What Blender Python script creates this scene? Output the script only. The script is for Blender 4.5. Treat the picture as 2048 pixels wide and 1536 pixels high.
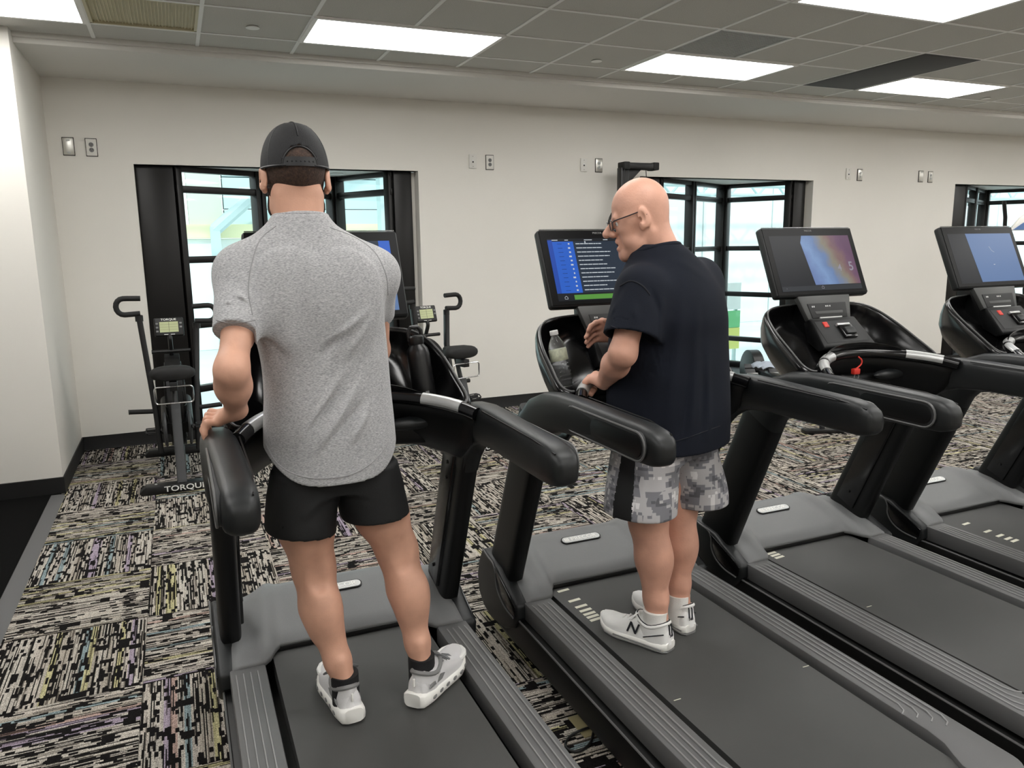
import bpy, bmesh, math, random
import numpy as np
from mathutils import Vector, Matrix, Euler

for o in list(bpy.data.objects):
    bpy.data.objects.remove(o, do_unlink=True)
SC = bpy.context.scene
COL = SC.collection
PI = math.pi
random.seed(7)

# ---------------------------------------------------------------- camera
FPX = 1540.0
CAMR = ((0.9173966, -0.08411153, 0.38898424),
        (-0.39773327, -0.1597662, 0.90348382),
        (-0.01384687, -0.98356495, -0.18002292))
CAMH = 1.6
cd = bpy.data.cameras.new('camera')
cd.sensor_width = 36.0
cd.lens = FPX / 2048.0 * 36.0
cd.clip_start = 0.05
cd.clip_end = 200
cam = bpy.data.objects.new('camera', cd)
COL.objects.link(cam)
m = Matrix.Identity(4)
for i in range(3):
    m[i][0] = CAMR[i][0]; m[i][1] = -CAMR[i][1]; m[i][2] = -CAMR[i][2]
m[2][3] = CAMH
cam.matrix_world = m
SC.camera = cam

# ---------------------------------------------------------------- world, sun, exposure
wd = bpy.data.worlds.new('World'); SC.world = wd
wd.use_nodes = True
bg = wd.node_tree.nodes['Background']
bg.inputs[0].default_value = (0.90, 0.96, 1.0, 1)
bg.inputs[1].default_value = 2.0
hall_sun = bpy.data.lights.new('hall_sun', 'SUN')  # added, with the world light, in place of the indoor hall's own lamps
hall_sun.energy = 1.6
hall_sun.angle = math.radians(3)
hall_sun.color = (1, 0.97, 0.92)
so = bpy.data.objects.new('hall_sun', hall_sun); COL.objects.link(so)
so.rotation_euler = (math.radians(48), 0, math.radians(-20))
so.location = (0, -6, 12)
SC.view_settings.view_transform = 'Standard'
SC.view_settings.look = 'None'
SC.view_settings.gamma = 1.0
SC.view_settings.use_curve_mapping = False
SC.view_settings.exposure = 0.0
LIGHT_POWER = 11.3

# ---------------------------------------------------------------- layout helper: a picture position and a depth give a place in the room
def at(px, py, y):
    d = [(px - 1024) / FPX, (py - 768) / FPX, 1.0]
    w = [sum(CAMR[i][j] * d[j] for j in range(3)) for i in range(3)]
    k = y / w[1]
    return Vector((w[0] * k, y, CAMH + w[2] * k))

# ---------------------------------------------------------------- materials
def srgb(*c):
    r = []
    for v in c[:3]:
        v /= 255.0
        r.append(v / 12.92 if v <= 0.04045 else ((v + 0.055) / 1.055) ** 2.4)
    return (r[0], r[1], r[2], 1)

MATS = {}
def nmat(name):
    mt = bpy.data.materials.new(name); mt.use_nodes = True
    MATS[name] = mt
    nt = mt.node_tree
    return mt, nt, nt.nodes['Principled BSDF']

def N(nt, kind, **kw):
    n = nt.nodes.new(kind)
    for k, v in kw.items():
        setattr(n, k, v)
    return n

def mat(name, col, rough=0.5, metal=0.0, noise=None, bump=None, spec=None, coat=0.0, emit=None, sheen=0.0):
    """noise=(scale, amount) varies the colour; bump=(scale, strength)"""
    mt, nt, p = nmat(name)
    L = nt.links.new
    p.inputs['Base Color'].default_value = col
    p.inputs['Roughness'].default_value = rough
    p.inputs['Metallic'].default_value = metal
    if spec is not None: p.inputs['Specular IOR Level'].default_value = spec
    if coat: p.inputs['Coat Weight'].default_value = coat; p.inputs['Coat Roughness'].default_value = 0.1
    if sheen: p.inputs['Sheen Weight'].default_value = sheen
    if emit: p.inputs['Emission Color'].default_value = col; p.inputs['Emission Strength'].default_value = emit
    if noise or bump:
        tc = N(nt, 'ShaderNodeTexCoord')
    if noise:
        nz = N(nt, 'ShaderNodeTexNoise'); nz.inputs['Scale'].default_value = noise[0]; nz.inputs['Detail'].default_value = 5
        L(tc.outputs['Object'], nz.inputs['Vector'])
        cr = N(nt, 'ShaderNodeValToRGB')
        a = noise[1]
        cr.color_ramp.elements[0].position = 0.3; cr.color_ramp.elements[1].position = 0.7
        cr.color_ramp.elements[0].color = tuple(max(0, c * (1 - a)) for c in col[:3]) + (1,)
        cr.color_ramp.elements[1].color = tuple(min(1, c * (1 + a)) for c in col[:3]) + (1,)
        L(nz.outputs['Fac'], cr.inputs['Fac']); L(cr.outputs['Color'], p.inputs['Base Color'])
    if bump:
        nb = N(nt, 'ShaderNodeTexNoise'); nb.inputs['Scale'].default_value = bump[0]; nb.inputs['Detail'].default_value = 4
        L(tc.outputs['Object'], nb.inputs['Vector'])
        b = N(nt, 'ShaderNodeBump'); b.inputs['Strength'].default_value = bump[1]; b.inputs['Distance'].default_value = 0.002
        L(nb.outputs['Fac'], b.inputs['Height']); L(b.outputs['Normal'], p.inputs['Normal'])
    return mt

mat('wall_paint', srgb(232, 229, 222), 0.75, noise=(1.3, 0.015), bump=(220, 0.12))
mat('soffit_paint', srgb(226, 224, 219), 0.8, bump=(220, 0.1))
mat('ceil_tile', srgb(204, 202, 196), 0.95, noise=(260, 0.16), bump=(300, 0.8))
mat('grid_white', srgb(244, 243, 240), 0.6)
mat('dark_panel', srgb(84, 84, 84), 0.8, bump=(200, 0.2))
mat('grille', srgb(206, 198, 168), 0.6)
mat('grille_grey', srgb(196, 198, 196), 0.55)
mat('rubber_base', srgb(10, 10, 11), 0.55)
mat('rubber_floor', srgb(9, 9, 9), 0.95, noise=(420, 0.7), bump=(400, 0.6), spec=0.1)
mat('strip_grey', srgb(92, 92, 92), 0.6)
mat('bronze', srgb(17, 15, 14), 0.38, 0.3)
mat('sill_black', srgb(20, 20, 20), 0.5)
mat('plate_steel', srgb(205, 203, 196), 0.3, 0.7)
mat('plate_white', srgb(228, 226, 220), 0.45)
mat('slot_dark', srgb(40, 38, 36), 0.6)
mat('tm_grey', srgb(114, 115, 116), 0.5, noise=(600, 0.08), bump=(900, 0.25))
mat('tm_rail', srgb(94, 94, 94), 0.48, noise=(700, 0.08), bump=(900, 0.25))
mat('tm_ridge', srgb(134, 134, 134), 0.38)
mat('tm_black', srgb(12, 13, 14), 0.42, bump=(800, 0.15), spec=0.3)
mat('tm_satin', srgb(26, 28, 29), 0.42, bump=(900, 0.12), spec=0.4)
mat('tm_gloss', srgb(13, 13, 14), 0.2)
mat('tm_inset', srgb(34, 35, 36), 0.6, bump=(700, 0.3))
mat('tm_panel', srgb(66, 67, 66), 0.45)
mat('tm_edge', srgb(96, 96, 96), 0.35)
mat('belt', srgb(68, 68, 67), 0.6, noise=(3.0, 0.10), bump=(1400, 0.4))
mat('belt_print', srgb(215, 213, 196), 0.6)
mat('frame_black', srgb(8, 8, 8), 0.45)
mat('chrome', srgb(225, 226, 228), 0.16, 1.0)
mat('silver', srgb(200, 201, 200), 0.32, 0.55)
mat('letter_white', srgb(240, 240, 236), 0.5)
mat('letter_dark', srgb(60, 60, 60), 0.5)
mat('red_plastic', srgb(205, 52, 40), 0.45)
mat('bike_black', srgb(13, 13, 14), 0.42, bump=(700, 0.1))
mat('bike_grey', srgb(58, 59, 61), 0.45)
mat('rubber_grip', srgb(22, 22, 22), 0.7, bump=(500, 0.4))
mat('lcd', srgb(178, 184, 140), 0.35, emit=0.1)
mat('bezel_black', srgb(9, 9, 10), 0.35, spec=0.12)
mat('skin1', srgb(211, 162, 138), 0.55, noise=(14, 0.10), bump=(240, 0.15))
mat('skin2', srgb(211, 160, 138), 0.5, noise=(12, 0.12), bump=(160, 0.25))
mat('hair', srgb(64, 46, 36), 0.7, noise=(140, 0.45), bump=(220, 1.0))
mat('beard', srgb(46, 36, 30), 0.8, noise=(160, 0.4), bump=(240, 1.0))
mat('shorts_black', srgb(10, 11, 13), 0.7, bump=(260, 0.15))
mat('cap_black', srgb(33, 33, 35), 0.75, noise=(500, 0.3), bump=(600, 0.6))
mat('cap_strap', srgb(26, 26, 28), 0.5)
mat('shoe_white', srgb(242, 242, 240), 0.6, noise=(18, 0.03), bump=(500, 0.3))
mat('shoe_grey', srgb(220, 219, 220), 0.7, bump=(700, 0.5))
mat('sole_white', srgb(246, 245, 240), 0.55)
mat('lace_grey', srgb(120, 122, 124), 0.7)
mat('shoe_trim', srgb(128, 128, 128), 0.6)
mat('shoe_dark', srgb(28, 30, 36), 0.55)
mat('sock_white', srgb(232, 230, 226), 0.85, bump=(420, 0.8))
mat('sock_black', srgb(22, 22, 24), 0.85, bump=(420, 0.8))
mat('eye_white', srgb(225, 222, 218), 0.25)
mat('iris', srgb(70, 84, 96), 0.2)
mat('teeth', srgb(225, 215, 195), 0.3)
mat('mouth_dark', srgb(80, 34, 32), 0.6)
mat('spectacle', srgb(28, 30, 40), 0.3)
mat('bottle_black', srgb(20, 20, 21), 0.35)
mat('paper_label', srgb(196, 200, 176), 0.6, noise=(60, 0.25))
mat('cap_white', srgb(235, 235, 235), 0.4)
mat('towel', srgb(176, 184, 196), 0.95, bump=(300, 0.9))
mat('cord_black', srgb(18, 18, 18), 0.45)
mat('cover_tan', srgb(150, 140, 104), 0.55)
mat('out_white', srgb(232, 240, 240), 0.8)
mat('out_cyan', srgb(194, 218, 220), 0.7)
mat('out_green', srgb(204, 212, 198), 0.7)
mat('out_yellow', srgb(232, 232, 190), 0.7)
mat('out_steel', srgb(186, 208, 210), 0.5)
mat('out_ground', srgb(210, 220, 220), 0.7, noise=(0.8, 0.1))
mat('sign_green', srgb(120, 200, 140), 0.6)
mat('sign_yellow', srgb(220, 226, 130), 0.6)
for nm, c, s in (('scr_dark', (34, 38, 42), .5), ('scr_slate', (40, 52, 66), .8), ('scr_blue', (38, 92, 190), 1.0),
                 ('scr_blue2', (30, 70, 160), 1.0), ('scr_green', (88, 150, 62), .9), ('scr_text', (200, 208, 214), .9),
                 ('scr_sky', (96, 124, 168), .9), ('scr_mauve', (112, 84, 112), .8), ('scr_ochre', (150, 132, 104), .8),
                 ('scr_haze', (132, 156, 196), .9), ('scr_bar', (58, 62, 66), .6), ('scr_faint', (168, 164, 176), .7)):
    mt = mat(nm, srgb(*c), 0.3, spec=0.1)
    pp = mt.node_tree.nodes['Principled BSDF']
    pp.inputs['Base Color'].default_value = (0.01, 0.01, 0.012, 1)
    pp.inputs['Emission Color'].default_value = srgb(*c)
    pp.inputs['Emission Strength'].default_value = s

def mk_colours():
    """soft glowing colours for a screen: blue to ochre to mauve, distorted by noise"""
    mt, nt, p = nmat('scr_colours')
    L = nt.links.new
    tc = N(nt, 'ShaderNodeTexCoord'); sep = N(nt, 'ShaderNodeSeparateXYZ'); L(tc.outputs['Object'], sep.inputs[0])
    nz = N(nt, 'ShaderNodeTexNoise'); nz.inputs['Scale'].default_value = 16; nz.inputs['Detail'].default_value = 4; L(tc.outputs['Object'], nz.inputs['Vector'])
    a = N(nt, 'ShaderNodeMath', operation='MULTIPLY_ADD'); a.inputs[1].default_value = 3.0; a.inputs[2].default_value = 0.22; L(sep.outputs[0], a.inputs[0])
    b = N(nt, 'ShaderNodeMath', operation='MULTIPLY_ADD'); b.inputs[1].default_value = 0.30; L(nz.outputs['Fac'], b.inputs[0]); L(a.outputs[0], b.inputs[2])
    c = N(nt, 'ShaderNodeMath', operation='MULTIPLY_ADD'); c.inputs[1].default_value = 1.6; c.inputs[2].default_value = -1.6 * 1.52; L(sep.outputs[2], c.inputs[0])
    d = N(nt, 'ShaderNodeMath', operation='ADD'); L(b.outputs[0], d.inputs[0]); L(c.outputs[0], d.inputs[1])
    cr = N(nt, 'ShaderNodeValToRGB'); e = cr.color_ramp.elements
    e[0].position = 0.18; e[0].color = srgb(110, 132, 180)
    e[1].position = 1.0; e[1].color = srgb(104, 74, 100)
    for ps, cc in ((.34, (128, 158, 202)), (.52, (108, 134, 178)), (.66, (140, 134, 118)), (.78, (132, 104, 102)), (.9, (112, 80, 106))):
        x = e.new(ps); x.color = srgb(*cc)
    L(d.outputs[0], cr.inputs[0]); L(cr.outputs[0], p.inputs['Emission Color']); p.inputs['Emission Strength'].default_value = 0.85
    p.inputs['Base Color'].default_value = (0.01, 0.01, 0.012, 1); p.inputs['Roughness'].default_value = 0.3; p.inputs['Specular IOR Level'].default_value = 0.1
mk_colours()

def mk_lamp():
    mt, nt, p = nmat('lamp_panel')
    p.inputs['Base Color'].default_value = (0.9, 0.9, 0.9, 1)
    p.inputs['Emission Color'].default_value = (1, 0.985, 0.955, 1)
    p.inputs['Emission Strength'].default_value = LIGHT_POWER
mk_lamp()

def mk_glass():
    mt, nt, p = nmat('pane_glass')
    L = nt.links.new
    out = nt.nodes['Material Output']
    nt.nodes.remove(p)
    tr = N(nt, 'ShaderNodeBsdfTransparent'); tr.inputs[0].default_value = (0.93, 0.985, 0.975, 1)
    gl = N(nt, 'ShaderNodeBsdfGlossy'); gl.inputs['Roughness'].default_value = 0.02
    fc = N(nt, 'ShaderNodeLayerWeight'); fc.inputs['Blend'].default_value = 0.5
    pw = N(nt, 'ShaderNodeMath', operation='POWER'); pw.inputs[1].default_value = 4.0; L(fc.outputs['Facing'], pw.inputs[0])
    lw = N(nt, 'ShaderNodeMath', operation='MULTIPLY_ADD'); lw.inputs[1].default_value = 0.5; lw.inputs[2].default_value = 0.03; L(pw.outputs[0], lw.inputs[0])
    mx = N(nt, 'ShaderNodeMixShader')
    L(lw.outputs[0], mx.inputs[0]); L(tr.outputs[0], mx.inputs[1]); L(gl.outputs[0], mx.inputs[2]); L(mx.outputs[0], out.inputs[0])
mk_glass()

def mk_clear():
    mt, nt, p = nmat('clear_plastic')
    p.inputs['Base Color'].default_value = (0.93, 0.96, 0.97, 1)
    p.inputs['Roughness'].default_value = 0.05
    p.inputs['Transmission Weight'].default_value = 0.95
    p.inputs['IOR'].default_value = 1.2
mk_clear()

def mk_carpet():
    """loop-pile carpet tile: streaks along local y, broken by dark blocks; every tile shifted by its own random number"""
    mt, nt, p = nmat('carpet')
    L = nt.links.new
    tc = N(nt, 'ShaderNodeTexCoord'); oi = N(nt, 'ShaderNodeObjectInfo')
    off = N(nt, 'ShaderNodeVectorMath', operation='MULTIPLY_ADD')
    cmb = N(nt, 'ShaderNodeCombineXYZ')
    L(oi.outputs['Random'], cmb.inputs[0]); L(oi.outputs['Random'], cmb.inputs[1]); L(oi.outputs['Random'], cmb.inputs[2])
    L(cmb.outputs[0], off.inputs[0]); off.inputs[1].default_value = (37.3, 91.7, 13.0)
    L(tc.outputs['Object'], off.inputs[2])
    sep = N(nt, 'ShaderNodeSeparateXYZ'); L(off.outputs[0], sep.inputs[0])
    def mth(op, a, b=None, c=None):
        n = N(nt, 'ShaderNodeMath', operation=op)
        for i, v in enumerate((a, b, c)):
            if v is None: continue
            if isinstance(v, (int, float)): n.inputs[i].default_value = v
            else: L(v, n.inputs[i])
        return n.outputs[0]
    X, Y = sep.outputs[0], sep.outputs[1]
    W = 0.0042
    col = mth('FLOOR', mth('DIVIDE', X, W))
    wn = N(nt, 'ShaderNodeTexWhiteNoise', noise_dimensions='1D'); L(col, wn.inputs['W'])
    wn2 = N(nt, 'ShaderNodeTexWhiteNoise', noise_dimensions='1D'); L(mth('ADD', col, 311.7), wn2.inputs['W'])
    # wide colour bands
    band = mth('FLOOR', mth('DIVIDE', X, 0.022))
    wb = N(nt, 'ShaderNodeTexWhiteNoise', noise_dimensions='1D'); L(mth('ADD', band, 77.3), wb.inputs['W'])
    tint = N(nt, 'ShaderNodeValToRGB'); tint.color_ramp.interpolation = 'CONSTANT'
    els = tint.color_ramp.elements
    cols = [(0.0, (222, 212, 200)), (0.3, (228, 220, 208)), (0.52, (206, 196, 182)), (0.68, (222, 214, 166)), (0.755, (196, 180, 198)),
            (0.80, (170, 190, 194)), (0.845, (214, 184, 172)), (0.88, (222, 214, 202))]
    els[0].position = 0; els[0].color = srgb(*cols[0][1])
    els[1].position = cols[1][0]; els[1].color = srgb(*cols[1][1])
    for ps, c in cols[2:]:
        e = els.new(ps); e.color = srgb(*c)
    L(wb.outputs['Value'], tint.inputs[0])
    # each thread: pale, mid or black
    ramp = N(nt, 'ShaderNodeValToRGB'); ramp.color_ramp.interpolation = 'CONSTANT'
    e = ramp.color_ramp.elements
    e[0].position = 0; e[0].color = (0.02, 0.02, 0.02, 1)
    e[1].position = 0.24; e[1].color = (0.30, 0.29, 0.28, 1)
    x = e.new(0.36); x.color = (0.82, 0.82, 0.82, 1)
    x = e.new(0.72); x.color = (1, 1, 1, 1)
    # threads start anew every so often along their length
    seg = mth('FLOOR', mth('ADD', mth('DIVIDE', Y, 0.2), mth('MULTIPLY', wn2.outputs['Value'], 9.0)))
    cv = N(nt, 'ShaderNodeCombineXYZ'); L(col, cv.inputs[0]); L(seg, cv.inputs[1])
    ws = N(nt, 'ShaderNodeTexWhiteNoise', noise_dimensions='2D'); L(cv.outputs[0], ws.inputs['Vector'])
    L(ws.outputs['Value'], ramp.inputs[0])
    mul = N(nt, 'ShaderNodeMixRGB', blend_type='MULTIPLY'); mul.inputs[0].default_value = 1
    L(tint.outputs[0], mul.inputs[1]); L(ramp.outputs[0], mul.inputs[2])
    # dark rectangular blocks
    def blocks(sx, sy, thr, seed):
        bx = mth('FLOOR', mth('DIVIDE', X, sx)); w = N(nt, 'ShaderNodeTexWhiteNoise', noise_dimensions='1D'); L(mth('ADD', bx, seed), w.inputs['W'])
        by = mth('FLOOR', mth('ADD', mth('DIVIDE', Y, sy), mth('MULTIPLY', w.outputs['Value'], 5.0)))
        c2 = N(nt, 'ShaderNodeCombineXYZ'); L(bx, c2.inputs[0]); L(by, c2.inputs[1]); c2.inputs[2].default_value = seed
        w2 = N(nt, 'ShaderNodeTexWhiteNoise', noise_dimensions='3D'); L(c2.outputs[0], w2.inputs['Vector'])
        return mth('LESS_THAN', w2.outputs['Value'], thr)
    bl = mth('MAXIMUM', blocks(0.0126, 0.028, 0.15, 5.0), mth('MAXIMUM', blocks(0.042, 0.04, 0.05, 19.0), blocks(0.0084, 0.05, 0.14, 43.0)))
    mx = N(nt, 'ShaderNodeMixRGB'); L(bl, mx.inputs[0]); L(mul.outputs[0], mx.inputs[1]); mx.inputs[2].default_value = srgb(26, 23, 23)
    # loop speckle
    nz = N(nt, 'ShaderNodeTexVoronoi'); nz.inputs['Scale'].default_value = 300
    L(tc.outputs['Object'], nz.inputs['Vector'])
    sp = N(nt, 'ShaderNodeMapRange'); sp.inputs[1].default_value = 0; sp.inputs[2].default_value = 0.7; sp.inputs[3].default_value = 1.25; sp.inputs[4].default_value = 0.42
    L(nz.outputs['Distance'], sp.inputs[0])
    fin = N(nt, 'ShaderNodeMixRGB', blend_type='MULTIPLY'); fin.inputs[0].default_value = 1
    L(mx.outputs[0], fin.inputs[1]); L(sp.outputs[0], fin.inputs[2])
    L(fin.outputs[0], p.inputs['Base Color'])
    p.inputs['Roughness'].default_value = 0.95
    p.inputs['Specular IOR Level'].default_value = 0.1
    b = N(nt, 'ShaderNodeBump'); b.inputs['Strength'].default_value = 0.6; b.inputs['Distance'].default_value = 0.003; b.invert = True
    L(nz.outputs['Distance'], b.inputs['Height']); L(b.outputs[0], p.inputs['Normal'])
mk_carpet()

def mk_heather():
    mt, nt, p = nmat('shirt_heather')
    L = nt.links.new
    tc = N(nt, 'ShaderNodeTexCoord')
    mp = N(nt, 'ShaderNodeMapping'); mp.inputs['Scale'].default_value = (160, 160, 520); mp.inputs['Rotation'].default_value = (0, 0.1, 0)
    L(tc.outputs['Object'], mp.inputs[0])
    nz = N(nt, 'ShaderNodeTexNoise'); nz.inputs['Scale'].default_value = 1; nz.inputs['Detail'].default_value = 3
    L(mp.outputs[0], nz.inputs['Vector'])
    cr = N(nt, 'ShaderNodeValToRGB')
    cr.color_ramp.elements[0].position = 0.3; cr.color_ramp.elements[0].color = srgb(136, 136, 138)
    cr.color_ramp.elements[1].position = 0.72; cr.color_ramp.elements[1].color = srgb(196, 196, 197)
    L(nz.outputs['Fac'], cr.inputs[0]); L(cr.outputs[0], p.inputs['Base Color'])
    p.inputs['Roughness'].default_value = 0.85
    p.inputs['Sheen Weight'].default_value = 0.2
    b = N(nt, 'ShaderNodeBump'); b.inputs['Strength'].default_value = 0.15; b.inputs['Distance'].default_value = 0.001
    L(nz.outputs['Fac'], b.inputs['Height']); L(b.outputs[0], p.inputs['Normal'])
mk_heather()
mat('shirt_navy', srgb(20, 24, 34), 0.85, noise=(9, 0.10), bump=(420, 0.25), spec=0.2)
mat('shirt_seam', srgb(150, 150, 151), 0.85)
mat('seam_navy', srgb(16, 19, 27), 0.85)

def mk_camo():
    mt, nt, p = nmat('camo')
    L = nt.links.new
    tc = N(nt, 'ShaderNodeTexCoord')
    sn = N(nt, 'ShaderNodeVectorMath', operation='SNAP'); sn.inputs[1].default_value = (0.013, 0.013, 0.0095)
    L(tc.outputs['Object'], sn.inputs[0])
    mp = N(nt, 'ShaderNodeMapping'); mp.inputs['Scale'].default_value = (15, 15, 20); L(sn.outputs[0], mp.inputs[0])
    nz = N(nt, 'ShaderNodeTexNoise'); nz.inputs['Scale'].default_value = 1; nz.inputs['Detail'].default_value = 2.5; nz.inputs['Roughness'].default_value = 0.65
    L(mp.outputs[0], nz.inputs['Vector'])
    cr = N(nt, 'ShaderNodeValToRGB'); cr.color_ramp.interpolation = 'CONSTANT'
    e = cr.color_ramp.elements
    e[0].position = 0; e[0].color = srgb(96, 96, 102)
    e[1].position = 0.41; e[1].color = srgb(126, 126, 132)
    x = e.new(0.5); x.color = srgb(184, 182, 184)
    x = e.new(0.64); x.color = srgb(222, 220, 220)
    L(nz.outputs['Fac'], cr.inputs[0]); L(cr.outputs[0], p.inputs['Base Color'])
    p.inputs['Roughness'].default_value = 0.7
mk_camo()

# ---------------------------------------------------------------- object helpers
def tag(o, label=None, cat=None, group=None, kind=None):
    if label: o['label'] = label
    if cat: o['category'] = cat
    if group: o['group'] = group
    if kind: o['kind'] = kind
    return o

def empty(name, loc=(0, 0, 0), rz=0.0):
    o = bpy.data.objects.new(name, None)
    o.empty_display_size = 0.1
    o.location = loc; o.rotation_euler = (0, 0, rz)
    COL.objects.link(o)
    return o

def put(name, me, parent=None):
    o = bpy.data.objects.new(name, me)
    COL.objects.link(o)
    if parent is not None: o.parent = parent
    return o

def copy_tree(o, parent=None):
    c = o.copy(); COL.objects.link(c); c.parent = parent
    for ch in [k for k in bpy.data.objects if k.parent == o]:
        copy_tree(ch, c)
    return c

def ringpts(c, u, v, a, b, n=20, e=2.0, ph=0.0):
    c = Vector(c); u = Vector(u); v = Vector(v)
    out = []
    for i in range(n):
        t = 2 * PI * i / n + ph
        cs, sn = math.cos(t), math.sin(t)
        x = math.copysign(abs(cs) ** (2.0 / e), cs) * a
        y = math.copysign(abs(sn) ** (2.0 / e), sn) * b
        out.append(c + u * x + v * y)
    return out

def smooth_path(pts, n=6, closed=False):
    P = [Vector(p) for p in pts]
    out = []
    m = len(P)
    rng = m if closed else m - 1
    for i in range(rng):
        p1, p2 = P[i], P[(i + 1) % m]
        p0 = P[(i - 1) % m] if (closed or i > 0) else p1 * 2 - p2
        p3 = P[(i + 2) % m] if (closed or i + 2 < m) else p2 * 2 - p1
        for k in range(n):
            t = k / n
            out.append(0.5 * ((2 * p1) + (p2 - p0) * t + (2 * p0 - 5 * p1 + 4 * p2 - p3) * t * t + (3 * p1 - p0 - 3 * p2 + p3) * t ** 3))
    if not closed: out.append(P[-1])
    return out

class MB:
    def __init__(s):
        s.v = []; s.f = []; s.fm = []; s.m = 0
    def _add(s, vs, fs):
        b = len(s.v)
        s.v += [tuple(q) for q in vs]
        for f in fs:
            s.f.append([b + i for i in f]); s.fm.append(s.m)
        return s
    def box(s, c, d, rot=None):
        hx, hy, hz = d[0] / 2, d[1] / 2, d[2] / 2
        vs = [Vector((x, y, z)) for x in (-hx, hx) for y in (-hy, hy) for z in (-hz, hz)]
        if rot is not None: vs = [rot @ q for q in vs]
        c = Vector(c)
        return s._add([q + c for q in vs], [(0, 1, 3, 2), (4, 6, 7, 5), (0, 4, 5, 1), (2, 3, 7, 6), (0, 2, 6, 4), (1, 5, 7, 3)])
    def bb(s, x0, x1, y0, y1, z0, z1):
        return s.box(((x0 + x1) / 2, (y0 + y1) / 2, (z0 + z1) / 2), (x1 - x0, y1 - y0, z1 - z0))
    def loft(s, rings, cap=True, closed=False):
        n = len(rings[0]); vs = [q for r in rings for q in r]; fs = []
        R = len(rings)
        for i in range(R if closed else R - 1):
            j = (i + 1) % R
            for k in range(n):
                l = (k + 1) % n
                fs.append((i * n + k, i * n + l, j * n + l, j * n + k))
        if cap and not closed:
            fs.append(tuple(range(n))[::-1]); fs.append(tuple((R - 1) * n + k for k in range(n)))
        return s._add(vs, fs)
    def tube(s, pts, r, n=10, closed=False, cap=True):
        P = [Vector(p) for p in pts]
        rs = r if isinstance(r, (list, tuple)) else [r] * len(P)
        rings = []
        up = None
        for i, p in enumerate(P):
            if closed: t = P[(i + 1) % len(P)] - P[i - 1]
            else: t = P[min(i + 1, len(P) - 1)] - P[max(i - 1, 0)]
            t.normalize()
            if up is None:
                a = Vector((0, 0, 1)) if abs(t.z) < 0.9 else Vector((1, 0, 0))
                up = (a - t * a.dot(t)).normalized()
            else:
                up = (up - t * up.dot(t)).normalized()
            w = t.cross(up)
            rings.append(ringpts(p, w, up, rs[i], rs[i], n))
        return s.loft(rings, cap, closed)
    def prism(s, poly, axis, lo, hi):
        """poly: 2D points in the two other axes (x: (y,z), y: (x,z), z: (x,y))"""
        def P(q, w):
            if axis == 'x': return Vector((w, q[0], q[1]))
            if axis == 'y': return Vector((q[0], w, q[1]))
            return Vector((q[0], q[1], w))
        return s.loft([[P(q, lo) for q in poly], [P(q, hi) for q in poly]])
    def ell(s, c, r, n=16, m=10, rot=None):
        rings = []
        c = Vector(c)
        for j in range(1, m):
            t = PI * j / m
            rg = []
            for i in range(n):
                a = 2 * PI * i / n
                q = Vector((r[0] * math.sin(t) * math.cos(a), r[1] * math.sin(t) * math.sin(a), r[2] * math.cos(t)))
                if rot is not None: q = rot @ q
                rg.append(c + q)
            rings.append(rg)
        return s.loft(rings)
    def lathe(s, prof, c=(0, 0, 0), axis=(0, 0, 1), n=24):
        ax = Vector(axis).normalized()
        a = Vector((1, 0, 0)) if abs(ax.x) < 0.9 else Vector((0, 1, 0))
        u = (a - ax * a.dot(ax)).normalized(); w = ax.cross(u)
        c = Vector(c)
        return s.loft([ringpts(c + ax * h, u, w, max(r, 1e-4), max(r, 1e-4), n) for r, h in prof])
    def disc(s, c, axis, r, h, n=24):
        return s.lathe([(r, -h / 2), (r, h / 2)], c, axis, n)
    def shift(s, d):
        s.v = [(q[0] + d[0], q[1] + d[1], q[2] + d[2]) for q in s.v]
        return s
    def mesh(s, name, mats, bevel=0.0, seg=2, ang=35, smooth=True):
        me = bpy.data.meshes.new(name)
        me.from_pydata(s.v, [], s.f)
        if isinstance(mats, str): mats = [mats]
        for q in mats: me.materials.append(MATS[q])
        me.polygons.foreach_set('material_index', s.fm)
        bm = bmesh.new(); bm.from_mesh(me)
        bmesh.ops.recalc_face_normals(bm, faces=bm.faces)
        if bevel > 0:
            es = [e for e in bm.edges if len(e.link_faces) == 2 and e.calc_face_angle(0) > math.radians(40)]
            bmesh.ops.bevel(bm, geom=es, offset=bevel, segments=seg, profile=0.5, affect='EDGES', clamp_overlap=True)
        bm.to_mesh(me); bm.free()
        if smooth:
            me.polygons.foreach_set('use_smooth', [True] * len(me.polygons))
            me.set_sharp_from_angle(angle=math.radians(ang))
        me.update()
        return me
    def obj(s, name, mats, parent=None, **kw):
        return put(name, s.mesh(name, mats, **kw), parent)

TXT = {}
def text_verts(body, size=1.0, extrude=0.0, shear=0.0):
    """lettering as flat mesh data in the xy plane, centred"""
    key = (body, size, extrude, shear)
    if key not in TXT:
        cu = bpy.data.curves.new('txt', 'FONT')
        cu.body = body; cu.size = size; cu.extrude = extrude; cu.align_x = 'CENTER'; cu.align_y = 'CENTER'; cu.shear = shear
        cu.resolution_u = 3; cu.offset = 0.012 * size
        o = bpy.data.objects.new('txt', cu); COL.objects.link(o)
        bpy.context.view_layer.update()
        dg = bpy.context.evaluated_depsgraph_get()
        me = bpy.data.meshes.new_from_object(o.evaluated_get(dg))
        vs = [v.co.copy() for v in me.vertices]; fs = [list(q.vertices) for q in me.polygons]
        bpy.data.objects.remove(o); bpy.data.curves.remove(cu); bpy.data.meshes.remove(me)
        TXT[key] = (vs, fs)
    return TXT[key]

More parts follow.
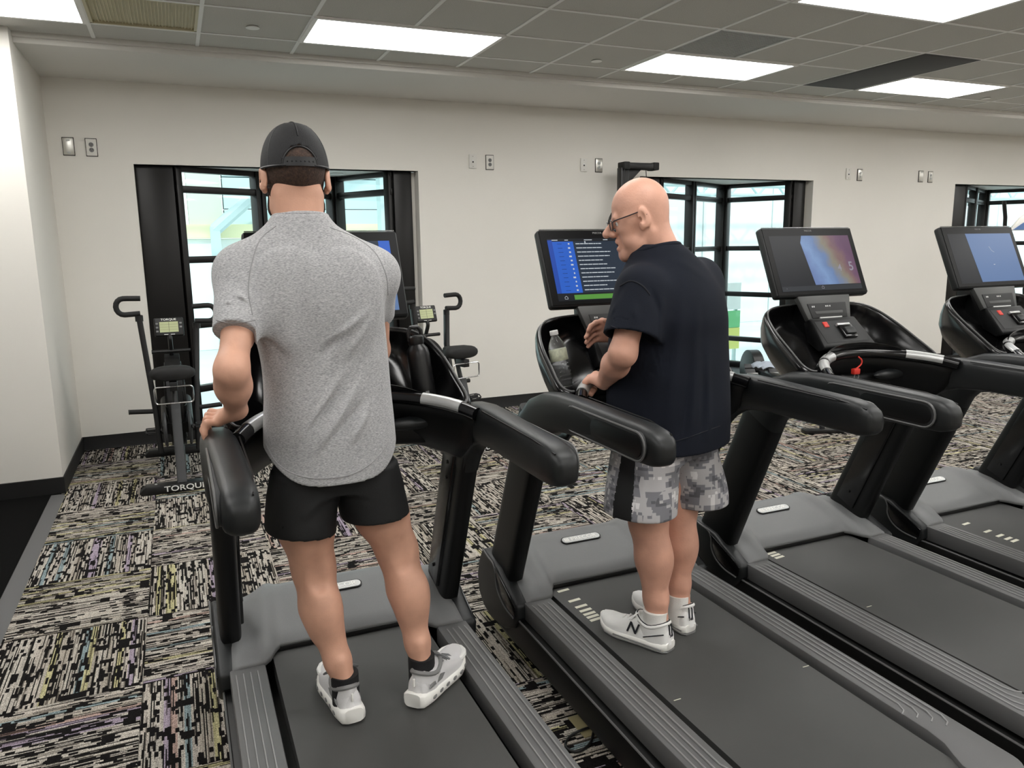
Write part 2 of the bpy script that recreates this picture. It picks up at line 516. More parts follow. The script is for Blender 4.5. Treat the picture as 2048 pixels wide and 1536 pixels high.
def add_text(mb, body, size, origin, xdir, ydir, extrude=0.0, wide=1.0, shear=0.0):
    vs, fs = text_verts(body, size, extrude, shear)
    X = Vector(xdir).normalized(); Y = Vector(ydir).normalized(); Z = X.cross(Y)
    o = Vector(origin)
    mb._add([o + X * (q.x * wide) + Y * q.y + Z * q.z for q in vs], fs)
    return mb
# ================================================================ THE ROOM
YB = 6.9          # back wall plane
ZC = 2.92         # ceiling
ZS = 2.862        # painted soffit along the back wall
YS = 5.86         # where the tiled ceiling ends
XL = -0.80        # side of the niche at the left
XR = 16.0; YF = -4.0; XFL = -4.2
ZH = 2.25         # window head
BAYS = (-0.23, 4.42, 9.05)
BW = 2.31

def struct(name, mb, mats, parent=None, **kw):
    o = mb.obj(name, mats, parent, **kw)
    if parent is None: o['kind'] = 'structure'
    return o

# floor: backing slab, carpet tiles as pieces of it
fl = MB(); fl.bb(XL - 0.02, XR, YF, YB + 0.1, -0.12, -0.008)
floor = struct('floor', fl, 'rubber_base')
TS = 0.579
tm_ = MB(); tm_.bb(-TS / 2 + .0006, TS / 2 - .0006, -TS / 2 + .0006, TS / 2 - .0006, -0.009, 0.0)
tile_me = tm_.mesh('carpet_tile', 'carpet', bevel=0.0012, seg=1)
nx = 0
for i in range(-1, 18):
    for j in range(-4, 7):
        cx = -0.24 + TS * (i + .5); cy = 3.546 + TS * (j + .5)
        x0, x1, y0, y1 = cx - TS / 2, cx + TS / 2, cy - TS / 2, cy + TS / 2
        if x1 < XL + .02 or y0 > YB: continue
        if x0 < XL or y1 > YB:
            # cut tile at the border
            a, b, c, d = max(x0, XL), x1, y0, min(y1, YB)
            q = MB(); q.bb(a - cx + .0006, b - cx - .0006, c - cy + .0006, d - cy - .0006, -.009, 0.0)
            me = q.mesh('carpet_tile', 'carpet', bevel=.0012, seg=1)
            turn = (i + j) % 2
            if turn:   # swap axes so that the streaks run the other way
                me.transform(Matrix.Rotation(-PI / 2, 4, 'Z'))
            o = put('carpet_tile', me, floor); o.location = (cx, cy, 0); o.rotation_euler.z = PI / 2 if turn else 0
        else:
            o = put('carpet_tile', tile_me, floor); o.location = (cx, cy, 0)
            o.rotation_euler.z = PI / 2 * (((i + j) % 2) + 2 * random.randint(0, 1))
rest = MB(); rest.bb(XL, XR, YF, 3.546 - 4 * TS, -.009, -0.0005); rest.bb(-0.24 + 18 * TS, XR, 3.546 - 4 * TS, YB, -.009, -0.0005)
o = rest.obj('carpet_beyond', 'carpet', floor); o['kind'] = 'stuff'

rf = MB(); rf.bb(XFL, XL - .02, YF, 5.8, -0.12, 0.004)
struct('floor_rubber', rf, 'rubber_floor')
st = MB(); st.prism([(XL - .075, 0.004), (XL - .07, .010), (XL - .01, .010), (XL + .01, 0.0012), (XL + .01, -.005), (XL - .075, -.005)], 'y', YF, 5.66)
struct('trim_1', st, 'strip_grey')

# back wall with three openings
wb = MB()
xs = [XL - .2]
for b in BAYS: xs += [b, b + BW]
xs.append(XR)
for k in range(0, len(xs), 2):
    wb.bb(xs[k], xs[k + 1], YB, YB + .14, -0.1, ZC + .1)
for b in BAYS:
    wb.bb(b, b + BW, YB, YB + .14, ZH, ZC + .1)
struct('wall_back', wb, 'wall_paint', smooth=False)
wl = MB(); wl.bb(XFL, XL, 5.72, YB + .14, -.1, ZC + .1)
struct('wall_left', wl, 'wall_paint', bevel=.004)
w2 = MB(); w2.bb(XFL - .15, XFL, YF, 5.9, -.1, ZC + .1)
struct('wall_far_left', w2, 'wall_paint')
w3 = MB(); w3.bb(XFL - .15, XR + .15, YF - .15, YF, -.1, ZC + .1)
struct('wall_front', w3, 'wall_paint')
w4 = MB(); w4.bb(XR, XR + .15, YF, YB + .14, -.1, ZC + .1)
struct('wall_right', w4, 'wall_paint')
bbd = MB()
for k in range(0, len(xs), 2):
    bbd.prism([(YB - .012, .004), (YB, .0), (YB, .112), (YB - .006, .112), (YB - .008, .02)], 'x', max(xs[k], XL) + .001, xs[k + 1] - .001)
struct('baseboard_back', bbd, 'rubber_base')
bl = MB(); bl.bb(XL, XL + .008, 5.712, YB - .012, 0.001, .112); bl.bb(XFL, XL + .008, 5.704, 5.72, 0.005, .112)
struct('baseboard_left', bl, 'rubber_base')

# ceiling: slab, painted soffit, lay-in tiles and grid bars
CT = 0.61
GX0 = -0.351; GY0 = 5.468
cl = MB(); cl.bb(XFL - .15, XR + .15, YF - .15, YB + .14, ZC + .02, ZC + .35)
ceil = struct('ceiling', cl, 'rubber_base')
sf = MB(); sf.bb(XL - .3, XR, YS, YB, ZS, ZC + .03)
struct('ceiling_soffit', sf, 'soffit_paint', bevel=.004)
s2 = MB(); s2.bb(XFL, XR, YS - .035, YS, ZC - .026, ZC + .02)
struct('trim_2', s2, 'soffit_paint', bevel=.003)
tb = MB(); tb.bb(-CT / 2 + .005, CT / 2 - .005, -CT / 2 + .005, CT / 2 - .005, 0, .014)
ctile = tb.mesh('ceiling_tile', 'ceil_tile', bevel=.002, seg=1)
lightcells = {}
LXS = [-2, 2, 6, 10, 14, 18, 22]
def is_light(i, j):
    return (j % 3 == 0) and ((i - 2) % 4 in (0, 1))
special = {(-1 + 0, 0): None}
GR_TAN = {(0, 1)}
cnt = 0
NXT = 19
for i in range(-3, NXT):
    for j in range(-1, 6):
        cx = GX0 + CT * (i + .5); cy = GY0 - CT * (j + .5)
        if j >= 0 and is_light(i, j): continue
        if (i, j) in ((0, 0), (6, 1), (9, 1), (9, 0), (13, 1)): continue
        if j == -1:
            if cx < XL - 1.0: pass
            h = YS - .035 - GY0
            q = MB(); q.bb(-CT / 2 + .005, CT / 2 - .005, -h / 2 + .004, h / 2 - .002, 0, .014)
            o = put('ceiling_tile', q.mesh('ceiling_tile', 'ceil_tile', bevel=.002, seg=1) if cnt == 0 else edge_me, ceil)
            if cnt == 0: edge_me = o.data
            cnt += 1
            o.location = (cx, GY0 + h / 2, ZC + .001)
        else:
            o = put('ceiling_tile', ctile, ceil); o.location = (cx, cy, ZC + .001)
for i in range(-3, NXT + 1):
    q = MB(); x = GX0 + CT * i
    q.bb(x - .0115, x + .0115, GY0 - 6 * CT, YS - .035, ZC - .004, ZC + .0005)
    q.obj('grid_bar', 'grid_white', ceil)
for j in range(0, 7):
    q = MB(); y = GY0 - CT * j
    q.bb(GX0 - 3 * CT, GX0 + NXT * CT, y - .0115, y + .0115, ZC - .0036, ZC + .0006)
    q.obj('grid_bar', 'grid_white', ceil)
far = MB()
far.bb(XFL, XR, YF, GY0 - 6 * CT - .012, ZC, ZC + .02)
far.bb(GX0 + NXT * CT + .012, XR, GY0 - 6 * CT, YS - .035, ZC, ZC + .02)
far.bb(XFL, GX0 - 3 * CT - .012, GY0 - 6 * CT, YS - .035, ZC, ZC + .02)
far.obj('tile_field', 'ceil_tile', ceil)['kind'] = 'stuff'

# light panels two tiles wide
LP = []
for j in (0, 3, 6, 9, 12):
    for i in (-2, 2, 6, 10, 14, 18, 22):
        LP.append((i, j))
LBL = {(-2, 0): 'glowing white ceiling light panel in the top left corner over the tan grille',
       (2, 0): 'glowing white ceiling light panel over the man in the cap',
       (6, 0): 'glowing white ceiling light panel over the bald man, beside the mesh grille',
       (10, 0): 'glowing white ceiling light panel beside the long dark grey ceiling strip',
       (14, 0): 'small far ceiling light panel cut by the right edge of the picture',
       (6, 3): 'large near ceiling light panel cut by the top edge of the picture'}
fr = MB()
for sx in (-1, 1): fr.bb(sx * (CT - .012) - .014, sx * (CT - .012) + .014, -CT / 2 + .002, CT / 2 - .002, -.004, .012)
for sy in (-1, 1): fr.bb(-CT + .026, CT - .026, sy * (CT / 2 - .014) - .012, sy * (CT / 2 - .014) + .012, -.004, .012)
fr_me = fr.mesh('frame', 'grid_white')
df = MB(); df.bb(-CT + .03, CT - .03, -CT / 2 + .027, CT / 2 - .027, 0.0, .008)
df_me = df.mesh('diffuser', 'lamp_panel')
for (i, j) in LP:
    e = empty('ceiling_light', (GX0 + CT * (i + 1), GY0 - CT * (j + .5), ZC - .0075))
    tag(e, LBL.get((i, j), 'glowing white ceiling light panel outside the picture'), 'ceiling light', 'light panels in the tiled ceiling')
    put('frame', fr_me, e); put('diffuser', df_me, e)

def grille(name, i, j, label, matn, slats, nx=1, ny=1):
    e = empty(name, (GX0 + CT * (i + nx / 2), GY0 - CT * (j + ny / 2), ZC))
    tag(e, label, 'vent')
    w, h = CT * nx / 2 - .012, CT * ny / 2 - .012
    q = MB(); q.bb(-w, w, -h, h, .012, .018); q.obj('backing', matn, e)
    q = MB()
    for sx in (-1, 1): q.bb(sx * w - .016, sx * w + .016, -h, h, -.003, .014)
    for sy in (-1, 1): q.bb(-w, w, sy * h - .016, sy * h + .016, -.003, .014)
    q.obj('frame', matn, e)
    for k in range(slats):
        x = -w + .02 + (2 * w - .04) * (k + .5) / slats
        q = MB(); q.box((x, 0, .009), (.005, 2 * h - .03, .006), Matrix.Rotation(.2, 3, 'Y')); q.obj('slat', matn, e)
    return e
grille('air_grille', 0, 0, 'tan slatted air return grille in the ceiling at top left', 'grille', 30)
e = grille('air_grille', 6, 1, 'grey mesh air grille in the ceiling behind the middle light panel', 'grille_grey', 26)
q = MB()
for k in range(26):
    y = -.27 + .54 * (k + .5) / 26
    q.bb(-.28, .28, y - .002, y + .002, .0, .003)
q.obj('mesh_wires', 'grille_grey', e)
def dark_strip(i, j, n):
    q = MB(); q.bb(-CT / 2 + .006, CT / 2 - .006, -CT * n / 2 + .006, CT * n / 2 - .006, -.006, .006)
    e = q.obj('acoustic_panel', 'dark_panel', ceil, bevel=.002)
    e.location = (GX0 + CT * (i + .5), GY0 - CT * (j + n / 2), ZC)
    e['label'] = 'long dark grey strip panel set between the white ceiling tiles'
    q = MB(); q.bb(-CT / 2 + .03, CT / 2 - .03, -CT * n / 2 + .03, CT * n / 2 - .03, -.008, -.005); q.obj('slot_face', 'dark_panel', e, bevel=.001)
dark_strip(9, 0, 2)
dark_strip(13, 1, 1)
# the light row starts at (14,0); the tile cell (14,0) stays covered by the lamp
def sprinkler(px, py, label):
    d = at(px, py, 1.0); k = (ZC - CAMH) / (d.z - CAMH)
    e = empty('sprinkler_cover', (d.x * k, d.y * k, ZC)); tag(e, label, 'sprinkler', 'round covers in the ceiling tiles')
    q = MB(); q.lathe([(.038, -.001), (.042, -.006), (.040, -.008), (.001, -.009)], n=24); q.obj('cover_plate', 'grid_white', e)
    q = MB(); q.lathe([(.03, .002), (.03, -.003)], n=20); q.obj('collar', 'slot_dark', e)
sprinkler(505, 54, 'round white cover in the ceiling tile right of the tan grille')
sprinkler(1193, 121, 'round white cover in the ceiling tile left of the middle light panel')
sprinkler(1972, 196, 'small far round cover beside the right hand light panel')

# ---------------------------------------------------------------- bay windows
ZR = [0.10, 0.41, 0.955, 1.50, 2.07, ZH - .012]
def bay(k, X0):
    A = Vector((X0 + .28, 6.99, 0)); C = Vector((X0 + 1.72, 7.75, 0)); B = Vector((X0 + 2.10, 6.99, 0))
    w = empty('window_%d' % (k + 1), (X0 + BW / 2, YB + .05, 0)); w['kind'] = 'structure'
    org = Vector((X0 + BW / 2, YB + .05, 0))
    def add(mb, name, mt, **kw):
        mb.shift(-org); return mb.obj(name, mt, w, **kw)
    def seg(P, Q, z0, z1, t, depth):      # bar along P-Q, wall thickness depth
        d = (Q - P); L = d.length; ang = math.atan2(d.y, d.x)
        q = MB(); q.box(((P.x + Q.x) / 2, (P.y + Q.y) / 2, (z0 + z1) / 2), (L, depth, z1 - z0), Matrix.Rotation(ang, 3, 'Z')); return q
    def post(P, ang, wd, dp, z0=.06, z1=ZH - .002):
        q = MB(); q.box((P.x, P.y, (z0 + z1) / 2), (wd, dp, z1 - z0), Matrix.Rotation(ang, 3, 'Z')); return q
    la = math.atan2(C.y - A.y, C.x - A.x); ra = math.atan2(B.y - C.y, B.x - C.x)
    # wide black end panels
    add(MB().bb(X0 + .002, A.x, 6.96, 7.02, .02, ZH - .002), 'end_panel', 'bronze', bevel=.004)
    add(MB().bb(B.x, X0 + BW - .045, 6.97, 7.03, .02, ZH - .002), 'end_panel', 'bronze', bevel=.004)
    add(MB().bb(X0 + BW - .06, X0 + BW - .001, 7.03, 7.10, .02, ZH - .002), 'jamb', 'wall_paint')
    add(MB().bb(X0 + .001, X0 + .06, 7.025, 7.10, .02, ZH - .002), 'jamb', 'wall_paint')
    add(post(A + Vector((.02, .02, 0)), la, .05, .10), 'mullion', 'bronze', bevel=.003)
    Mp = A.lerp(C, .475)
    for dd in (-.028, .028):
        add(post(Mp + Vector((math.cos(la), math.sin(la), 0)) * dd, la, .04, .10), 'mullion', 'bronze', bevel=.003)
    add(post(C + Vector((-.05, -.03, 0)), la, .05, .10), 'mullion', 'bronze', bevel=.003)
    add(post(C + Vector((.0, .01, 0)), 0, .05, .09), 'corner_mullion', 'bronze', bevel=.003)
    add(post(C + Vector((.025, -.055, 0)), ra, .05, .10), 'mullion', 'bronze', bevel=.003)
    add(post(B + Vector((-.02, .035, 0)), ra, .07, .10), 'mullion', 'bronze', bevel=.003)
    for (P, Q) in ((A, C), (C, B)):
        for z in ZR:
            hh = .028 if z not in (ZR[0], ZR[-1]) else .032
            add(seg(P, Q, z - hh, z + hh, 0, .07), 'rail', 'bronze', bevel=.003)
    for (P, Q) in ((A, Mp), (Mp, C), (C, B)):
        for r in range(len(ZR) - 1):
            g = seg(P, Q, ZR[r] + .02, ZR[r + 1] - .02, 0, .008)
            add(g, 'pane', 'pane_glass', smooth=False)
    # sill step and the painted top of the bay
    poly = [(X0, YB + .02), (X0, 7.0), (A.x, 7.06), (C.x, C.y + .12), (B.x + .05, 7.06), (X0 + BW, 7.0), (X0 + BW, YB + .02)]
    add(MB().prism(poly, 'z', -.1, .065), 'sill', 'sill_black')
    add(MB().prism(poly, 'z', ZH, ZH + .16), 'head_soffit', 'soffit_paint')
    # recessed lights in the bay top
    q = MB(); q.lathe([(.07, -.004), (.06, -.006), (.055, 0)], (C.x - .05, C.y - .42, ZH)); add(q, 'downlight_trim', 'grid_white')
    q = MB(); q.lathe([(.052, -.003), (.052, .002)], (C.x - .05, C.y - .42, ZH)); add(q, 'downlight_lens', 'lamp_panel' if k else 'grid_white')
for k, b in enumerate(BAYS): bay(k, b)

# ---------------------------------------------------------------- beyond the glass
gq = MB(); gq.bb(-30, 60, YB + .15, 60, -.4, -.25)
struct('ground', gq, 'out_ground')
def ext_wall(name, label, x0, x1, y, z0, z1, mt, seams, pan, cat='building'):
    e = empty(name, ((x0 + x1) / 2, y, -.25)); tag(e, label, cat)
    n = seams
    for i in range(n):
        a = x0 + (x1 - x0) * i / n; b = x0 + (x1 - x0) * (i + 1) / n
        q = MB(); q.bb(a + .015, b - .015, 0, .25, z0, z1); q.shift((-(x0 + x1) / 2, 0, .25)); q.obj(pan, mt, e, bevel=.01, seg=1)
    q = MB(); q.bb(x0, x1, .06, .4, z0, z1 - .01); q.shift((-(x0 + x1) / 2, 0, .25)); q.obj('wall', mt, e)
    return e
e = ext_wall('white_hall', 'pale hall wall seen through the left hand window with yellow band', -9, 6.6, 15, -.25, 1.75, 'out_white', 8, 'wall_panel')
def part(e, mb, name, mt, **kw):
    mb.shift(-Vector(e.location)); return mb.obj(name, mt, e, **kw)
part(e, MB().bb(-9, 6.6, 14.9, 15.3, 1.76, 2.0), 'yellow_band', 'out_yellow')
for i in range(10):
    part(e, MB().bb(.9, 6.6, 15.0 + .02 * (i % 2), 15.4, 2.0 + .28 * i, 2.0 + .28 * (i + 1) - .02), 'siding_board', 'out_cyan')
for i in range(16):
    part(e, MB().bb(-9 + .62 * i, -9 + .62 * (i + 1) - .05, 15.05, 15.4, 2.0, 4.8), 'ribbed_sheet', 'out_green')
part(e, MB().tube([(.7, 14.7, 1.9), (3.1, 13.9, 4.0)], .11, 8), 'diagonal_beam', 'out_steel')
part(e, MB().bb(.62, .78, 14.6, 14.8, -.25, 1.95), 'column', 'out_steel')
part(e, MB().bb(3.6, 3.75, 14.4, 14.7, -.25, 4.2), 'column', 'out_steel')
part(e, MB().tube([(-1, 13.5, 3.3), (7, 13.5, 3.05)], .05, 6), 'pipe', 'out_steel')
part(e, MB().tube([(0, 13, 3.0), (7, 12.6, 2.4)], .04, 6), 'pipe', 'out_steel')
e = ext_wall('panel_hall', 'bright white panelled hall wall seen through the middle window', 6.8, 22, 14, -.25, 3.4, 'out_white', 8, 'wall_panel')
for i in range(3):
    part(e, MB().tube([(7.5, 11 + i, 3.05 - .1 * i), (21, 11 + i, 3.05 - .1 * i)], .05, 6), 'truss_chord', 'out_steel')
    part(e, MB().tube([(7.5, 11 + i, 2.7 - .1 * i), (21, 11 + i, 2.7 - .1 * i)], .04, 6), 'truss_chord', 'out_steel')
    for k in range(18):
        x = 7.6 + .72 * k
        part(e, MB().tube([(x, 11 + i, 2.7 - .1 * i), (x + .36, 11 + i, 3.05 - .1 * i), (x + .72, 11 + i, 2.7 - .1 * i)], .025, 6), 'truss_web', 'out_steel')
e = empty('notice_board', (7.42, 8.9, -.25)); tag(e, 'green and yellow notice board standing outside the middle window', 'sign')
part(e, MB().bb(7.0, 7.42, 8.88, 8.92, .62, 1.0), 'white_sheet', 'out_white')
part(e, MB().bb(7.0, 7.42, 8.88, 8.92, .36, .6), 'green_sheet', 'sign_green')
part(e, MB().bb(7.0, 7.42, 8.88, 8.92, .05, .355), 'yellow_sheet', 'sign_yellow')
part(e, MB().bb(7.02, 7.06, 8.92, 8.96, -.25, 1.0).bb(7.36, 7.40, 8.92, 8.96, -.25, 1.0), 'legs', 'out_steel')

# ---------------------------------------------------------------- wall plates
def wall_plate(px, py, kind, label):
    p = at(px, py, YB)
    e = empty('wall_plate', (p.x, YB - .0005, p.z)); tag(e, label, 'wall plate' if kind != 'outlet' else 'outlet', 'plates high on the back wall')
    w, h = .036, .062
    mt = {'outlet': 'plate_white', 'jack': 'plate_white', 'blank': 'plate_steel', 'steel': 'plate_steel'}[kind]
    if kind in ('outlet', 'blank', 'steel'):
        q = MB(); q.bb(-w - .004, w + .004, -.006, 0, -h - .005, h + .005); q.obj('back_box', 'slot_dark', e)
    q = MB(); q.bb(-w, w, -.012, -.002, -h, h); q.obj('cover', mt, e, bevel=.003)
    if kind in ('outlet', 'steel'):
        for s in (-1, 1):
            q = MB(); q.lathe([(.017, 0), (.017, .0035), (.015, .0045), (.001, .0045)], (0, -.011, s * .0195), (0, -1, 0), 18)
            r = q.obj('receptacle', 'grille_grey' if kind == 'steel' else 'shoe_trim', e)
            q = MB(); q.bb(-.008, -.005, -.0165, -.014, s * .0195 - .001, s * .0195 + .008).bb(.005, .008, -.0165, -.014, s * .0195 - .001, s * .0195 + .008).bb(-.002, .002, -.0165, -.014, s * .0195 - .009, s * .0195 - .005)
            q.obj('slots', 'slot_dark', r)
    elif kind == 'jack':
        q = MB(); q.bb(-.009, .009, -.0135, -.011, -.004, .012); q.obj('jack_frame', 'cap_white', e)
        q = MB(); q.bb(-.007, .007, -.0142, -.0125, -.012, .002); q.obj('jack_opening', 'slot_dark', e)
        q = MB(); q.disc((0, -.0125, .045), (0, 1, 0), .003, .003, 8).disc((0, -.0125, -.045), (0, 1, 0), .003, .003, 8); q.obj('screws', 'slot_dark', e)
    else:
        q = MB(); q.ell((0, -.012, .045), (.014, .003, .008)).ell((0, -.012, -.045), (.014, .003, .008)); q.obj('screw_dimples', 'grille_grey', e)
for a in ((137, 293, 'blank', 'blank steel wall plate, leftmost plate near the corner'),
          (183, 295, 'outlet', 'white double outlet left of the first window, beside the blank plate'),
          (945, 323, 'jack', 'white data jack plate right of the first window'),
          (979, 325, 'outlet', 'white double outlet right of the first window, beside the data jack'),
          (1167, 330, 'jack', 'white data jack plate above the screen that shows a list'),
          (1197, 331, 'steel', 'steel outlet plate just left of the bald head'),
          (1696, 348, 'jack', 'small white data jack plate right of the middle window'),
          (1719, 350, 'steel', 'small steel outlet plate right of the middle window'),
          (1841, 353, 'blank', 'far blank plate left of the third window'),
          (1860, 354, 'steel', 'far steel outlet plate nearest the third window')):
    wall_plate(*a)
# ================================================================ TREADMILLS
# side view in (y, z); the row stands with the consoles towards the windows
TY = 2.0
def P3(x, y, z): return Vector((x, y - TY, z))
CXS = (0.462, 1.532, 2.543, 3.606, 4.66)
OYS = (0.0, 0.035, -0.034, -0.05, -0.06)
TLAB = ('black treadmill the man in the grey shirt stands on',
        'black treadmill the bald man stands on, its screen showing a list',
        'empty black treadmill with a colourful screen and a red safety clip',
        'empty black treadmill with a half blue screen, fourth from the left',
        'black treadmill at the right edge, only its left side in the picture')

def rail_loft(st, sx):
    """st: (y, z, half height, half width, angle, x)"""
    rings = []
    for (y, z, hh, hw, th, x) in st:
        v = Vector((0, math.sin(th), math.cos(th)))
        rings.append(ringpts(P3(sx * x, y, z), (1, 0, 0), v, hw, hh, 24, 3.4))
    return rings

def interp(prof, y):
    for (a, b) in zip(prof, prof[1:]):
        if a[0] <= y <= b[0]:
            t = (y - a[0]) / (b[0] - a[0]); return a[1] + t * (b[1] - a[1])
    return prof[-1][1] if y > prof[-1][0] else prof[0][1]

def make_treadmill():
    R = empty('treadmill', (0, 0, 0))
    # lower frame
    q = MB()
    for s in (-1, 1):
        q.prism([(1.10 - TY, .055), (1.06 - TY, .10), (1.08 - TY, .155), (2.55 - TY, .17), (2.75 - TY, .15), (2.80 - TY, .055)], 'x', s * .32, s * .432)
    q.prism([(1.25 - TY, .06), (1.25 - TY, .16), (2.9 - TY, .16), (2.9 - TY, .06)], 'x', -.33, .33)
    q.obj('base_frame', 'frame_black', R, bevel=.008)
    for s in (-1, 1):
        e = MB(); e.tube([P3(s * .43, 1.10, .158), P3(s * .432, 1.6, .163), P3(s * .432, 2.5, .171)], .004, 6); e.obj('frame_edge', 'tm_edge', R)
    for (x, y) in ((-.36, 1.2), (.36, 1.2), (-.36, 2.7), (.36, 2.7)):
        q = MB(); q.lathe([(.03, 0), (.032, .012), (.018, .02), (.012, .06)], P3(x, y, 0), n=16); q.obj('foot', 'frame_black', R)
    # belt wrapped round the rear roller
    pr = [(2.70, .224), (1.10, .224)]
    for k in range(9):
        a = PI / 2 + PI * k / 8; pr.append((1.10 + .045 * math.cos(a), .179 + .045 * math.sin(a)))
    pr += [(2.70, .134)]
    q = MB(); q.prism([(y - TY, z) for y, z in pr], 'x', -.267, .267); q.obj('belt', 'belt', R)
    # side rails with raised ribs; a cover over the roller at the rear end
    for s in (-1, 1):
        o = [(.41, 2.49), (.41, 1.13)]
        for k in range(1, 7):
            a = PI / 2 * k / 6; o.append((.35 + .06 * math.cos(a), 1.13 - .06 * math.sin(a)))
        o += [(.255, 1.06), (.245, 1.10), (.25, 1.16), (.268, 1.20), (.288, 1.24), (.297, 1.30), (.297, 2.49)]
        q = MB(); q.prism([(s * x, y - TY) for x, y in o], 'z', .17, .24); q.obj('side_rail', 'tm_rail', R, bevel=.007)
        for k in range(4):
            x = s * (.325 + .022 * k)
            q = MB(); q.tube([P3(x, 2.45, .2385), P3(x, 2.42, .2415), P3(x, 1.42 - .03 * k, .2415), P3(x - s * .012, 1.39 - .03 * k, .2405), P3(x - s * .03, 1.38 - .03 * k, .239)], .0028, 6)
            q.obj('tread_rib', 'tm_ridge', R)
    # motor hood: height field with a notch for the belt
    cen = [(2.575, .238), (2.58, .252), (2.64, .274), (2.72, .302), (2.80, .326), (2.86, .336), (2.91, .325), (2.95, .285), (2.975, .22), (2.985, .12)]
    sid = [(2.478, .236), (2.484, .252), (2.56, .274), (2.64, .296), (2.72, .315), (2.80, .326), (2.86, .322), (2.91, .295), (2.95, .23), (2.965, .12)]
    nxh = 42; rows = []
    for i in range(nxh + 1):
        x = -.415 + .83 * i / nxh; ax = abs(x)
        t = min(1, max(0, (ax - .235) / .06)); t = t * t * (3 - 2 * t)
        rel = [(cen[k][0] * (1 - t) + sid[k][0] * t, cen[k][1] * (1 - t) + sid[k][1] * t) for k in range(len(cen))]
        bul = .020 * math.sin(PI * min(1, max(0, (ax - .20) / .14))) ** 2
        edge = max(0, (ax - .385) / .03); drop = .035 * edge ** 2
        curve = .022 * (ax / .415) ** 3
        rows.append([P3(x, y - (curve if k > 3 else 0), z + (bul if 1 < k < 7 else 0) - drop) for k, (y, z) in enumerate(rel)])
    vs = [p for r in rows for p in r]; n = len(cen); fs = []
    for i in range(nxh):
        for k in range(n - 1): fs.append((i * n + k, i * n + k + 1, (i + 1) * n + k + 1, (i + 1) * n + k))
    q = MB(); q._add(vs, fs)
    hood = q.obj('motor_hood', 'tm_grey', R, ang=60)
    sm = hood.modifiers.new('solid', 'SOLIDIFY'); sm.thickness = .008; sm.offset = -1
    # black lip above the belt
    q = MB(); q.bb(-.25, .25, 2.572 - TY, 2.60 - TY, .2255, .243); q.obj('hood_lip', 'frame_black', R, bevel=.002)
    # nameplate
    nrm = Vector((0, -.30, .95)).normalized(); up = Vector((0, .95, .30)).normalized(); c0 = P3(0, 2.785, .3245)
    def stadium(a, b, off, th):
        pts = []
        for k in range(9):
            t = -PI / 2 + PI * k / 8; pts.append((a - b + b * math.cos(t), b * math.sin(t)))
        for k in range(9):
            t = PI / 2 + PI * k / 8; pts.append((-a + b + b * math.cos(t), b * math.sin(t)))
        return [[c0 + Vector((1, 0, 0)) * x + up * y + nrm * h for x, y in pts] for h in (off, off + th)]
    q = MB(); q.loft(stadium(.096, .0215, -.006, .0085)); pl = q.obj('nameplate_rim', 'tm_black', R)
    q = MB(); q.loft(stadium(.091, .0175, -.003, .0068)); q.obj('nameplate', 'silver', pl)
    q = MB(); add_text(q, 'PRECOR', .03, c0 + Vector((.012, 0, 0)) + nrm * .0042, (1, 0, 0), up, .0004, 1.1)
    for k in range(3): q.box(c0 + Vector((-.078 + .0075 * k, 0, 0)) + nrm * .0042, (.0045, .020, .001), Matrix.Rotation(.3, 3, 'X'))
    q.obj('lettering', 'letter_white', pl)
    for s in (-1, 1):
        # boot at the foot of the upright
        prof = [(2.83, .342), (2.875, .27), (2.895, .20), (2.88, .13), (2.83, .085), (2.74, .065), (2.60, .085), (2.51, .13), (2.472, .185), (2.475, .236), (2.53, .258), (2.60, .285), (2.66, .318)]
        q = MB(); q.prism([(y - TY, z) for y, z in prof], 'x', s * .385, s * .448); bt = q.obj('boot', 'tm_satin', R, bevel=.014, seg=3)
        seam = [P3(s * .4495, y, z) for y, z in ((2.815, .345), (2.76, .332), (2.70, .322), (2.675, .29), (2.672, .25), (2.64, .21), (2.58, .185), (2.50, .178))]
        q = MB(); q.tube(smooth_path(seam, 4), .0035, 6); q.obj('seam_line', 'tm_edge', bt)
        leaf = [(2.69, .315), (2.668, .27), (2.655, .235), (2.62, .208), (2.56, .192), (2.49, .186), (2.482, .228), (2.54, .255), (2.61, .283)]
        q = MB(); q.prism([(y - TY, z) for y, z in leaf], 'x', s * .444, s * .4505); q.obj('side_inset', 'tm_gloss', bt, bevel=.002)
        # upright
        st = []
        for k in range(9):
            t = k / 8; y = 2.395 + t * (2.70 - 2.395); z = .985 + t * (.29 - .985)
            st.append((y, z, .098 + .006 * t, .036, -2.0, .392))
        rings = []
        d = Vector((0, .305, -.695)).normalized(); v = Vector((0, .695, .305)).normalized()
        for (y, z, hh, hw, th, x) in st: rings.append(ringpts(P3(s * x, y, z), (1, 0, 0), v, hw, hh, 20, 4.5))
        q = MB(); q.loft(rings); up_ = q.obj('upright', 'tm_black', R, ang=50)
        q = MB()
        a = P3(s * .352, 2.43, .92); b = P3(s * .352, 2.685, .34)
        q.loft([[a + v * .05 + Vector((-s * .006, 0, 0)), a - v * .05 + Vector((-s * .006, 0, 0)), a - v * .055 + Vector((s * .01, 0, 0)), a + v * .055 + Vector((s * .01, 0, 0))],
                [b + v * .05 + Vector((-s * .006, 0, 0)), b - v * .05 + Vector((-s * .006, 0, 0)), b - v * .055 + Vector((s * .01, 0, 0)), b + v * .055 + Vector((s * .01, 0, 0))]])
        q.obj('upright_cover', 'tm_gloss', up_, bevel=.003)
        for (y, z) in ((2.40, .90), (2.45, .86), (2.47, .80), (2.66, .40)):
            q = MB(); q.disc(P3(s * .345, y, z), (1, 0, 0), .007, .006, 12); q.obj('bolt', 'frame_black', up_)
